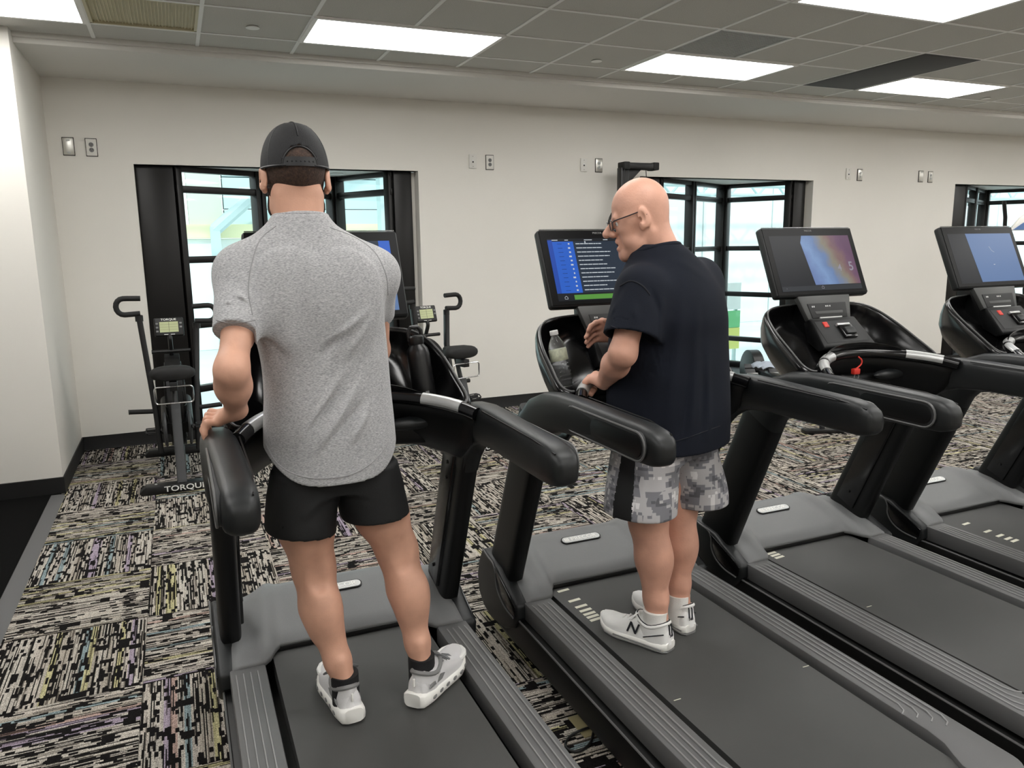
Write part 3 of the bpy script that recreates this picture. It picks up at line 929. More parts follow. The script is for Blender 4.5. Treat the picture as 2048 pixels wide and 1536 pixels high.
        # handrail
        st = [(1.606, 1.045, .012, .012, 0, .378), (1.611, 1.046, .028, .027, 0, .378), (1.624, 1.048, .04, .036, 0, .378), (1.65, 1.051, .05, .041, 0, .378),
              (1.70, 1.053, .055, .043, 0, .379), (1.90, 1.053, .057, .044, 0, .382), (2.06, 1.053, .059, .045, 0, .386), (2.17, 1.047, .064, .047, .12, .39),
              (2.26, 1.03, .073, .047, .36, .394), (2.34, .995, .083, .045, .68, .396), (2.40, .945, .092, .043, .98, .396), (2.435, .885, .097, .041, 1.12, .394)]
        q = MB(); q.loft(rail_loft(st, s)); hr = q.obj('handrail', 'tm_satin', R, ang=60)
        # outer inset: long recess and oval pad
        def pad(y0, y1, z0, z1, x0, x1):
            r = (z1 - z0) / 2; zc = (z0 + z1) / 2; pts = []
            for k in range(10):
                t = PI / 2 + PI * k / 9; pts.append((y0 + r + r * math.cos(t), zc + r * math.sin(t)))
            for k in range(10):
                t = -PI / 2 + PI * k / 9; pts.append((y1 - r + r * math.cos(t), zc + r * math.sin(t)))
            return pts, [[P3(s * x0, y, z) for y, z in pts], [P3(s * x1, y, z) for y, z in pts]]
        pts, rg = pad(1.648, 2.10, 1.013, 1.094, .40, .4265)
        q = MB(); q.loft(rg); pd = q.obj('rail_recess', 'tm_inset', hr, bevel=.002)
        q = MB(); q.tube([P3(s * .4262, y, z) for y, z in pts], .0032, 6, closed=True); q.obj('recess_rim', 'tm_edge', pd)
        pts, rg = pad(1.66, 1.94, 1.022, 1.085, .42, .4292)
        q = MB(); q.loft(rg); q.obj('rubber_pad', 'tm_black', pd, bevel=.002)
        q = MB()
        for sy in (1,):
            q.tube([P3(s * .352, 1.63, 1.09), P3(s * .342, 1.75, 1.104), P3(s * .343, 2.1, 1.107)], .0022, 6)
        q.obj('rail_seam', 'tm_black', hr)
    # front handlebar arch with bright sensor plates
    arch = [(-.345, 2.15, 1.088), (-.315, 2.20, 1.10), (-.26, 2.27, 1.112), (-.18, 2.335, 1.122), (-.09, 2.37, 1.128), (0, 2.38, 1.13), (.09, 2.37, 1.128), (.18, 2.335, 1.122), (.26, 2.27, 1.112), (.315, 2.20, 1.10), (.345, 2.15, 1.088)]
    ap = smooth_path([P3(*p) for p in arch], 4)
    q = MB(); q.tube(ap, .021, 14); hb = q.obj('handlebar', 'tm_gloss', R)
    nA = len(ap)
    for (a, b) in ((.10, .24), (.27, .36), (.76, .90)):
        seg = ap[int(a * (nA - 1)):int(b * (nA - 1)) + 1]
        q = MB(); q.tube([p + Vector((0, -.0015, .002)) for p in seg], .0212, 14); q.obj('pulse_sensor', 'silver', hb)
    # apron under the bar and the brace behind it
    rows = []
    for (dz, dy, kx) in ((0.0, .012, 1), (-.05, .03, 1.0), (-.11, .06, .98), (-.16, .12, .95), (-.17, .2, .92)):
        rows.append([P3(p[0] * kx * 1.04, p[1] + dy, p[2] + dz) for p in arch])
    vs = [p for r in rows for p in r]; n = len(arch); fs = [(i * n + k, i * n + k + 1, (i + 1) * n + k + 1, (i + 1) * n + k) for i in range(4) for k in range(n - 1)]
    q = MB(); q._add(vs, fs); ap_o = q.obj('apron', 'tm_black', R, ang=70)
    mo = ap_o.modifiers.new('solid', 'SOLIDIFY'); mo.thickness = .012
    q = MB(); q.loft([ringpts(P3(x, 2.40 + .02 * (1 - abs(x) / .36), 1.0), (0, 1, 0), (0, 0, 1), .045, .05 if abs(x) > .2 else .04, 16, 3) for x in (-.37, -.25, -.12, 0, .12, .25, .37)])
    q.obj('cross_brace', 'tm_black', R, ang=60)
    for s in (-1, 1):
        q = MB(); q.ell(P3(s * .19, 2.345, 1.035), (.09, .03, .022), 20, 10); q.obj('thumb_pod', 'tm_satin', R)
    # console tray: a tilted bowl with a raised rim and cup pockets
    tv = Vector((0, .37, .23)).normalized(); nv = Vector((0, .528, -.849)).normalized(); o0 = P3(0, 2.225, 1.085)
    half = [(0, .168), (.09, .16), (.18, .125), (.26, .065), (.322, .022), (.358, .055), (.352, .16), (.338, .28), (.305, .375), (.245, .425), (.12, .442), (0, .445)]
    loop = half + [(-x, s_) for x, s_ in half[-2:0:-1]]
    lp = smooth_path([Vector((x, s_, 0)) for x, s_ in loop], 4, closed=True)
    def lev(qs, d, pocket=False):
        r = []
        for p in lp:
            x = p.x * qs; s_ = .29 + (p.y - .29) * qs
            dd = d
            if pocket:
                pk = math.exp(-((abs(x) - .235) / .075) ** 2) * math.exp(-((s_ - .24) / .15) ** 2)
                dd = d * (.55 + .75 * pk)
            r.append(o0 + Vector((x, 0, 0)) + tv * s_ + nv * dd)
        return r
    q = MB()
    q.loft([lev(.80, .165), lev(.93, .12), lev(1.0, .07), lev(1.035, .025), lev(1.035, .006), lev(1.02, -.004), lev(.985, -.004), lev(.965, .006), lev(.95, .03),
            lev(.90, .085, True), lev(.82, .115, True), lev(.70, .125, True), lev(.5, .125, True), lev(.25, .12, True), lev(.04, .12, True)])
    q.obj('console_tray', 'tm_gloss', R, ang=70)
    q = MB(); nl = len(lp); rim = lev(1.0, -.006); q.tube(rim[int(nl * .19):int(nl * .83)], .0035, 6); q.obj('tray_rim', 'tm_edge', R)
    # mast and screen
    tu = Vector((0, .128, .29)).normalized(); nu = Vector((0, -.29, .128)).normalized(); sc = P3(0, 2.604, 1.505)
    q = MB(); q.prism([(2.50 - TY, 1.08), (2.64 - TY, 1.08), (2.69 - TY, 1.5), (2.62 - TY, 1.5), (2.52 - TY, 1.25)], 'x', -.10, .10); q.obj('mast', 'tm_black', R, bevel=.01)
    def slab(w0, w1, s0, s1, d0, d1):
        return [[sc + Vector((x, 0, 0)) + tu * s_ + nu * d for (x, s_) in ((-w0, s0), (w0, s0), (w1, s1), (-w1, s1))] for d in (d0, d1)]
    q = MB(); q.loft(slab(.2565, .2565, -.158, .158, -.04, 0)); scr = q.obj('screen_housing', 'tm_satin', R, bevel=.012, seg=3)
    q = MB(); q.loft(slab(.2505, .2505, -.150, .152, -.004, .0012)); q.obj('bezel', 'bezel_black', scr, bevel=.0008, seg=1)
    q = MB(); q.tube([sc + Vector((x, 0, 0)) + tu * .158 + nu * -.004 for x in (-.248, .248)], .0022, 6); q.obj('bright_edge', 'chrome', scr)
    q = MB(); add_text(q, 'PRECOR', .011, sc + tu * .1405 + nu * .0016, (1, 0, 0), tu, .0002); q.obj('maker_name', 'shoe_trim', scr)
    # neck below the screen, then the keypad block
    q = MB(); q.loft(slab(.118, .150, -.265, -.150, -.03, -.004)); nk = q.obj('control_neck', 'tm_panel', R, bevel=.008, seg=2)
    q = MB(); q.loft(slab(.098, .108, -.256, -.19, -.006, -.0005)); q.obj('control_panel', 'tm_inset', nk, bevel=.003)
    q = MB(); q.loft(slab(.075, .078, -.240, -.226, -.004, .001)); q.obj('fan_slot', 'tm_panel', nk, bevel=.002)
    q = MB(); q.loft(slab(.062, .062, -.2585, -.2535, -.004, .003)); q.obj('bright_strip', 'silver', nk)
    q = MB()
    for x in (-.085, -.076, -.01, .0, .012): q.loft([[sc + Vector((x + a_, 0, 0)) + tu * (-.205 + b_) + nu * d for a_, b_ in ((-.003, -.003), (.003, -.003), (.003, .004), (-.003, .003))] for d in (-.002, .0004)])
    q.obj('icons', 'silver', nk)['kind'] = 'stuff'
    kp = [(2.500, 1.268), (2.488, 1.270), (2.388, 1.168), (2.388, 1.152), (2.42, 1.142), (2.50, 1.17), (2.53, 1.25)]
    q = MB(); q.loft([[P3(-.122 - (.02 if y < 2.45 else 0), y, z) for y, z in kp], [P3(.122 + (.02 if y < 2.45 else 0), y, z) for y, z in kp]]); kb = q.obj('keypad_block', 'tm_black', R, bevel=.006, seg=2)
    ku = Vector((0, .1, .102)).normalized(); kn = Vector((0, -.102, .1)).normalized(); kc = P3(0, 2.438, 1.219)
    def kslab(x0, x1, s0, s1, d0, d1):
        return [[kc + Vector((x, 0, 0)) + ku * s_ + kn * d for (x, s_) in ((x0, s0), (x1, s0), (x1, s1), (x0, s1))] for d in (d0, d1)]
    q = MB(); q.loft(kslab(-.115, .115, -.058, .055, -.002, .0012)); q.obj('keypad_face', 'tm_inset', kb, bevel=.001)
    q = MB(); q.loft(kslab(-.078, -.052, .022, .05, -.001, .005)); q.obj('stop_button', 'red_plastic', kb, bevel=.003)
    q = MB(); q.loft(kslab(-.012, .058, -.042, .026, 0, .014)); ck = q.obj('cradle', 'tm_gloss', kb, bevel=.004)
    q = MB(); q.loft(kslab(-.002, .052, -.03, .004, .012, .024)); q.obj('cradle_clip', 'tm_satin', ck, bevel=.004)
    q = MB(); q.loft(kslab(-.02, .05, .02, .03, .004, .017)); q.obj('cradle_lip', 'silver', ck, bevel=.002)
    return R, scr, sc, tu, nu

TM0, SCR0, SCc, TU, NU = make_treadmill()
TMS = [TM0]
for k in range(1, 5): TMS.append(copy_tree(TM0))
def child(o, nm):
    return [c for c in bpy.data.objects if c.parent == o and c.name.split('.')[0] == nm][0]
for k, t in enumerate(TMS):
    t.location = (CXS[k], OYS[k] + TY, 0)
    tag(t, TLAB[k], 'treadmill', 'row of black treadmills')

# ---------------------------------------------------------------- glowing colours and marks on the screens
def sp(x, s, d=.0018): return SCc + Vector((x, 0, 0)) + TU * s + NU * d
def poly(mb, pts, d, mi):
    mb.m = mi
    mb.loft([[sp(x, s, d) for x, s in pts], [sp(x, s, d + .0003) for x, s in pts]]); mb.m = 0
DW, DT, DB = .224, .118, -.134
def rect(x0, x1, s0, s1): return [(x0, s0), (x1, s0), (x1, s1), (x0, s1)]
def display(k, base):
    q = MB(); poly(q, rect(-DW, DW, DB, DT), .0012, 0)
    return q.obj('display', base, child(TMS[k], 'screen_housing'))
HOME = [(-.009, -.006), (.009, -.006), (.009, .003), (0, .011), (-.009, .003)]
def home_icon(mb, x, s, d, mi):
    pts = [sp(x + a * .7, s + b * .7, d) for a, b in HOME]
    mb.m = mi; mb.tube(pts, .0008, 5, closed=True); mb.m = 0
# first: blue band behind the man
d = display(0, 'scr_slate'); q = MB()
poly(q, rect(-DW, -.06, DB + .02, DT), .002, 0); q.obj('blue_band', 'scr_blue', d)
q = MB(); poly(q, rect(.185, DW, .03, DT), .002, 0); q.obj('blue_band', 'scr_blue', d)
q = MB(); poly(q, rect(.19, DW, DB, -.06), .002, 0); q.obj('pale_band', 'scr_sky', d)
# second: a list
d = display(1, 'scr_slate'); q = MB()
poly(q, rect(-DW, -.115, DB + .03, DT - .012), .002, 0); poly(q, rect(-DW, -.205, DB + .03, DT - .006), .0024, 1)
poly(q, rect(-DW, DW, DT - .012, DT), .002, 4); poly(q, rect(-DW, DW, DB, DB + .03), .002, 4)
poly(q, rect(-.155, DW, DB + .003, DB + .022), .0026, 2)
rr = random.Random(3)
for i in range(12):
    s0 = DT - .022 - i * .0172
    x = -.105; end = -.105 + rr.uniform(.10, .155)
    while x < end:
        w = rr.uniform(.008, .026); poly(q, rect(x, min(end, x + w), s0 - .0017, s0 + .0017), .0026, 3); x += w + .002
    poly(q, rect(-.185, -.165, s0 - .0006, s0 + .0006), .0028, 4)
    w = rr.uniform(.004, .012); poly(q, rect(-.132 - w, -.132, s0 - .003, s0 + .003), .0028, 3)
poly(q, rect(-.205, -.18, DT - .008, DT - .005), .0028, 3); poly(q, rect(-.15, -.135, DT - .008, DT - .005), .0028, 3)
poly(q, rect(-.065, -.03, DT - .008, DT - .005), .0028, 3); poly(q, rect(.02, .04, DT - .008, DT - .005), .0028, 3); poly(q, rect(-.065, -.06, DT - .019, DT - .012), .0028, 3)
poly(q, rect(.01, .035, DB + .011, DB + .014), .003, 3)
home_icon(q, -.19, DB + .011, .003, 3)
q.obj('graphics', ['scr_blue', 'scr_blue2', 'scr_green', 'scr_text', 'scr_dark'], d)
# third: glowing soft colours with a slanted left edge, darker left part
d = display(2, 'scr_dark'); q = MB()
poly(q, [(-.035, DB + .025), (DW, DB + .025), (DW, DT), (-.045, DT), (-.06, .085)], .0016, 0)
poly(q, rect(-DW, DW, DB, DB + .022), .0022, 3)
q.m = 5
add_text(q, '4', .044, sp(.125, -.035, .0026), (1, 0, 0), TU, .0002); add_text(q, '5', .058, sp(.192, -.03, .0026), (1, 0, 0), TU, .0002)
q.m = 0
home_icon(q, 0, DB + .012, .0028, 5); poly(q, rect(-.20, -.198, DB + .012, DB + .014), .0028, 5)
q.obj('graphics', ['scr_colours', 'scr_mauve', 'scr_ochre', 'scr_bar', 'scr_haze', 'scr_faint'], d)
# fourth: glowing blue area with a slanted left edge, darker left part
d = display(3, 'scr_dark'); q = MB()
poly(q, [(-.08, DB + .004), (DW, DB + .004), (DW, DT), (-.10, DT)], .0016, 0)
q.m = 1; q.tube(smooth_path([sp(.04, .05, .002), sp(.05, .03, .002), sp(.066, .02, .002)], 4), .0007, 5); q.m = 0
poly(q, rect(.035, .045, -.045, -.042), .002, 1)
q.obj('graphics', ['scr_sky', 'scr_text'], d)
display(4, 'scr_dark')

# ---------------------------------------------------------------- belt printing
def dashes(k, ys, x0=-.235, w=.052):
    b = child(TMS[k], 'belt')
    for y in ys:
        q = MB(); q.prism([(x0, y - TY), (x0 + w, y + .006 - TY), (x0 + w, y + .022 - TY), (x0, y + .016 - TY)], 'z', .2238, .2246)
        q.obj('belt_mark', 'belt_print', b)
dashes(1, (2.535, 2.44, 2.385, 2.35, 2.32, 2.295, 2.27))
dashes(2, (2.545, 2.52, 2.495))
dashes(3, (2.44, 2.33, 2.27, 2.23, 2.20), -.20)
for k, (x, y) in ((1, (.24, 1.71)), (2, (-.245, 2.0)), (1, (-.25, 1.73))):
    q = MB(); q.bb(x, x + .025, y - TY, y + .003 - TY, .2238, .2246); q.obj('belt_mark', 'belt_print', child(TMS[k], 'belt'))
# red safety clip on the third treadmill
t = TMS[2]
q = MB(); q.tube(smooth_path([P3(.02, 2.36, 1.118), P3(.030, 2.352, 1.105), P3(.028, 2.35, 1.088), P3(.006, 2.346, 1.076), P3(-.008, 2.344, 1.072)], 5), .003, 8); cd_ = q.obj('safety_cord', 'red_plastic', t)
q = MB(); q.box(P3(-.012, 2.340, 1.062), (.034, .02, .024)); q.obj('safety_clip', 'red_plastic', cd_, bevel=.004)
q = MB(); q.tube([P3(-.008 + .012 * math.cos(a), 2.338, 1.040 + .013 * math.sin(a)) for a in [2 * PI * i / 12 for i in range(12)]], .0022, 6, closed=True); q.obj('clip_ring', 'shoe_trim', cd_)
# ================================================================ PEOPLE: distance fields turned into meshes
class Field:
    def __init__(s, lo, hi, h):
        s.h = h; s.lo = np.array(lo, np.float32)
        n = [int(math.ceil((hi[i] - lo[i]) / h)) + 1 for i in range(3)]
        s.n = n
        s.ax = [np.asarray(lo[i] + h * np.arange(n[i]), np.float32) for i in range(3)]
        s.D = np.full(n, 0.25, np.float32)
    def sub(s, c0, c1):
        sl = []
        for i in range(3):
            a = max(0, int((c0[i] - s.lo[i]) / s.h)); b = min(s.n[i], int((c1[i] - s.lo[i]) / s.h) + 2)
            if b <= a: return None, None
            sl.append(slice(a, b))
        X = s.ax[0][sl[0]][:, None, None]; Y = s.ax[1][sl[1]][None, :, None]; Z = s.ax[2][sl[2]][None, None, :]
        return tuple(sl), (X, Y, Z)
    def _mix(s, sl, d, k, op):
        A = s.D[sl]
        if op == 'u':
            if k <= 0: s.D[sl] = np.minimum(A, d)
            else:
                h = np.maximum(k - np.abs(A - d), 0) / k
                s.D[sl] = np.minimum(A, d) - h * h * k * .25
        else:
            d = -d
            h = np.maximum(k - np.abs(A - d), 0) / max(k, 1e-6)
            s.D[sl] = np.maximum(A, d) + h * h * k * .25
        return s
    def cone(s, a, b, ra, rb, k=.02, op='u', flat=None):
        """flat=(axis vector, factor): thinner along that axis"""
        a = np.array(a, np.float32); b = np.array(b, np.float32)
        m = max(ra, rb) + k + 3 * s.h + .012
        sl, G = s.sub(np.minimum(a, b) - m, np.maximum(a, b) + m)
        if sl is None: return s
        X, Y, Z = G
        ab = b - a; L2 = float(ab @ ab) + 1e-12
        px, py, pz = X - a[0], Y - a[1], Z - a[2]
        t = np.clip((px * ab[0] + py * ab[1] + pz * ab[2]) / L2, 0, 1)
        dx, dy, dz = px - t * ab[0], py - t * ab[1], pz - t * ab[2]
        f = 1.0
        if flat is not None:
            w = np.array(flat[0], np.float32); w /= np.linalg.norm(w); g = (1.0 / flat[1] - 1.0)
            q = dx * w[0] + dy * w[1] + dz * w[2]
            dx, dy, dz = dx + w[0] * q * g, dy + w[1] * q * g, dz + w[2] * q * g
            f = (1 + flat[1]) / 2
        d = (np.sqrt(dx * dx + dy * dy + dz * dz) - (ra + t * (rb - ra))) * f
        return s._mix(sl, d, k, op)
    def ell(s, c, r, k=.02, op='u', rot=None):
        c = np.array(c, np.float32)
        m = max(r) + k + 3 * s.h + .012
        sl, G = s.sub(c - m, c + m)
        if sl is None: return s
        x, y, z = G[0] - c[0], G[1] - c[1], G[2] - c[2]
        if rot is not None:
            M = np.array(rot, np.float32).T
            x, y, z = (M[0, 0] * x + M[0, 1] * y + M[0, 2] * z, M[1, 0] * x + M[1, 1] * y + M[1, 2] * z, M[2, 0] * x + M[2, 1] * y + M[2, 2] * z)
        q0 = np.sqrt((x / r[0]) ** 2 + (y / r[1]) ** 2 + (z / r[2]) ** 2)
        q1 = np.sqrt((x / r[0] ** 2) ** 2 + (y / r[1] ** 2) ** 2 + (z / r[2] ** 2) ** 2)
        d = q0 * (q0 - 1) / np.maximum(q1, 1e-6)
        return s._mix(sl, d, k, op)
    def func(s, fn, c0=None, c1=None, k=.02, op='u'):
        if c0 is None: c0 = s.lo; c1 = s.lo + np.array(s.n) * s.h
        sl, G = s.sub(c0, c1)
        return s._mix(sl, fn(*G), k, op)
    def mesh(s):
        D = s.D; n = D.shape
        S = D < 0
        a = S[:-1, :-1, :-1].astype(np.int8)
        c = np.zeros([q - 1 for q in n], np.int8)
        offs = [(i, j, k) for i in (0, 1) for j in (0, 1) for k in (0, 1)]
        for (i, j, k) in offs: c += S[i:n[0] - 1 + i, j:n[1] - 1 + j, k:n[2] - 1 + k]
        act = (c > 0) & (c < 8)
        I = np.argwhere(act)
        idx = np.full(act.shape, -1, np.int32); idx[act] = np.arange(len(I))
        vals = np.stack([D[I[:, 0] + i, I[:, 1] + j, I[:, 2] + k] for (i, j, k) in offs], 1)
        acc = np.zeros((len(I), 3)); cntv = np.zeros(len(I))
        for u in range(8):
            for v in range(u + 1, 8):
                du = np.array(offs[v]) - np.array(offs[u])
                if np.abs(du).sum() != 1: continue
                va, vb = vals[:, u], vals[:, v]
                cr = (va < 0) != (vb < 0)
                t = np.where(cr, va / np.where(cr, va - vb, 1), 0)
                acc += np.where(cr[:, None], np.array(offs[u])[None] + t[:, None] * du[None], 0); cntv += cr
        V = (I + acc / cntv[:, None]) * s.h + s.lo[None]
        F = []
        for axn in range(3):
            o = [x for x in range(3) if x != axn]
            A = [slice(1, -1)] * 3; B = [slice(1, -1)] * 3
            A[axn] = slice(0, n[axn] - 1); B[axn] = slice(1, n[axn])
            sa, sb = S[tuple(A)], S[tuple(B)]
            E = np.argwhere(sa != sb)
            if not len(E): continue
            fl = sa[tuple(E.T)]
            base = E.copy(); base[:, o[0]] += 1; base[:, o[1]] += 1
            quad = []
            for (p, r) in ((0, 0), (1, 0), (1, 1), (0, 1)):
                Q = base.copy(); Q[:, o[0]] -= p; Q[:, o[1]] -= r
                quad.append(idx[tuple(Q.T)])
            Q = np.stack(quad, 1)
            flip = fl if axn != 1 else ~fl
            Q[~flip] = Q[~flip][:, ::-1]
            F.append(Q)
        F = np.concatenate(F)
        F = F[(F >= 0).all(1)]
        return V, F
    def relax(s, V, F, it=1, lam=.5):
        for _ in range(it):
            A = np.zeros_like(V); C = np.zeros(len(V))
            for k in range(4):
                np.add.at(A, F[:, k], V[F[:, (k + 1) % 4]]); np.add.at(C, F[:, k], 1)
                np.add.at(A, F[:, (k + 1) % 4], V[F[:, k]]); np.add.at(C, F[:, (k + 1) % 4], 1)
            V = V + lam * (A / C[:, None] - V)
        return V

def np_mesh(name, parts, mats, matfn=None):
    """parts: list of (V, F) joined in one mesh; matfn(face centres) -> slot numbers"""
    V = np.concatenate([p[0] for p in parts]); off = 0; Fs = []
    for p in parts: Fs.append(p[1] + off); off += len(p[0])
    F = np.concatenate(Fs)
    me = bpy.data.meshes.new(name)
    me.vertices.add(len(V)); me.vertices.foreach_set('co', V.astype(np.float32).ravel())
    me.loops.add(F.size); me.loops.foreach_set('vertex_index', F.astype(np.int32).ravel())
    me.polygons.add(len(F)); me.polygons.foreach_set('loop_start', np.arange(0, F.size, 4, dtype=np.int32))
    me.polygons.foreach_set('use_smooth', np.ones(len(F), bool))
    if isinstance(mats, str): mats = [mats]
    for q in mats: me.materials.append(MATS[q])
    if matfn is not None: me.polygons.foreach_set('material_index', matfn(V[F].mean(1)).astype(np.int32))
    me.update(calc_edges=True); me.validate()
    return me

def xf(V, M, o):
    return V @ np.array(M).T + np.array(o)[None]

def zprof(tab, z):
    t = np.array(tab, float); return np.interp(z, t[:, 0], np.arange(0, 0) if False else t[:, 1])

def torso_fn(tab, yaw=0.0, e=2.5):
    """tab rows: z, centre x, centre y, half width, half depth"""
    T = np.array(tab, float); T = T[np.argsort(T[:, 0])]
    cs, sn = math.cos(yaw), math.sin(yaw)
    def fn(X, Y, Z):
        z = Z.astype(float)
        # smooth interpolation
        def ip(c):
            zz = np.clip(z.ravel(), T[0, 0], T[-1, 0]); i = np.clip(np.searchsorted(T[:, 0], zz) - 1, 0, len(T) - 2)
            t = (zz - T[i, 0]) / (T[i + 1, 0] - T[i, 0])
            m = np.gradient(T[:, c], T[:, 0]); dz = T[i + 1, 0] - T[i, 0]
            v = (2 * t**3 - 3 * t**2 + 1) * T[i, c] + (t**3 - 2 * t**2 + t) * dz * m[i] + (-2 * t**3 + 3 * t**2) * T[i + 1, c] + (t**3 - t**2) * dz * m[i + 1]
            return v.reshape(z.shape)
        cx, cy, a, b = ip(1), ip(2), ip(3), ip(4)
        dx, dy = X - cx, Y - cy
        u = dx * cs + dy * sn; v = -dx * sn + dy * cs
        q = (np.abs(u / a) ** e + np.abs(v / b) ** e) ** (1 / e)
        d = (q - 1) * np.minimum(a, b) * .95
        d = np.maximum(d, np.maximum(Z - T[-1, 0], T[0, 0] - Z))
        return d.astype(np.float32)
    return fn

def folds(V, lst):
    """push points along a direction by soft ridges: (p0, p1, width, amp, dirvec)"""
    for (p0, p1, w, amp, d) in lst:
        p0 = np.array(p0, float); p1 = np.array(p1, float); ab = p1 - p0
        q = V - p0; t = np.clip((q @ ab) / (ab @ ab), 0, 1)
        dist = np.linalg.norm(q - t[:, None] * ab, axis=1)
        g = amp * np.exp(-(dist / w) ** 2) * np.sin(np.clip(t, .02, .98) * PI) ** .6
        V = V + g[:, None] * np.array(d, float)[None]
    return V

def head_field(f, nose=1.0, ears=True, mouth=True, jaw=1.0, eo=0.0):
    """head in its own frame: x right, y forward, z up, origin between the ears"""
    f.ell((0, -.010, .038), (.075, .098, .086), .01)
    f.ell((0, .030, .030), (.064, .062, .062), .03)
    f.ell((0, .036, -.040), (.057, .052, .072), .035)
    for s in (-1, 1):
        f.cone((s * .056, -.004, -.045), (s * .05, .012, -.078), .014, .014, .03)
        f.cone((s * .05, .012, -.078), (s * .018, .07, -.105), .014, .016, .03)
        f.ell((s * .040, .056, -.028), (.024, .026, .022), .02)
        f.ell((s * .058, .03, .0), (.014, .03, .02), .02)
    f.ell((0, .074, -.106), (.026, .02, .018), .022)
    f.cone((-.036, .086, .013), (.036, .086, .013), .011, .011, .014)
    f.cone((0, .094, .006), (0, .118 * nose, -.030), .009, .0125 * nose, .012)
    for s in (-1, 1): f.ell((s * .012, .104, -.036), (.010 * nose, .013, .009), .008)
    f.ell((0, .088, -.068), (.026, .014, .02), .014)
    for s in (-1, 1): f.ell((s * .031, .099, -.004), (.017, .013, .011), .010, 'sub')
    if mouth:
        f.cone((-.021, .096, -.060), (.021, .096, -.060), .0055, .0055, .006)
        f.cone((-.018, .093, -.083), (.018, .093, -.083), .0065, .0065, .006)
        f.ell((0, .106, -.071), (.024, .030, .0085), .004, 'sub')
    if ears:
        for s in (-1, 1):
            rot = Matrix.Rotation(-.18, 3, 'X') @ Matrix.Rotation(s * (-.28 - eo * 30), 3, 'Z')
            f.ell((s * (.081 + eo), -.010, .000), (.0075, .021, .033), .006, rot=rot)
            f.ell((s * (.080 + eo * .5), .0, -.026), (.008, .010, .013), .006)
            f.ell((s * (.089 + eo * 1.2), -.002, .002), (.006, .012, .019), .004, 'sub', rot=rot)
            f.ell((s * .083, .004, -.006), (.008, .006, .008), .004, 'sub')
    return f

def finger(f, pts, r0, r1, k=.006):
    P = [np.array(p, float) for p in pts]
    n = len(P) - 1
    for i in range(n):
        f.cone(P[i], P[i + 1], r0 + (r1 - r0) * i / n, r0 + (r1 - r0) * (i + 1) / n, k)

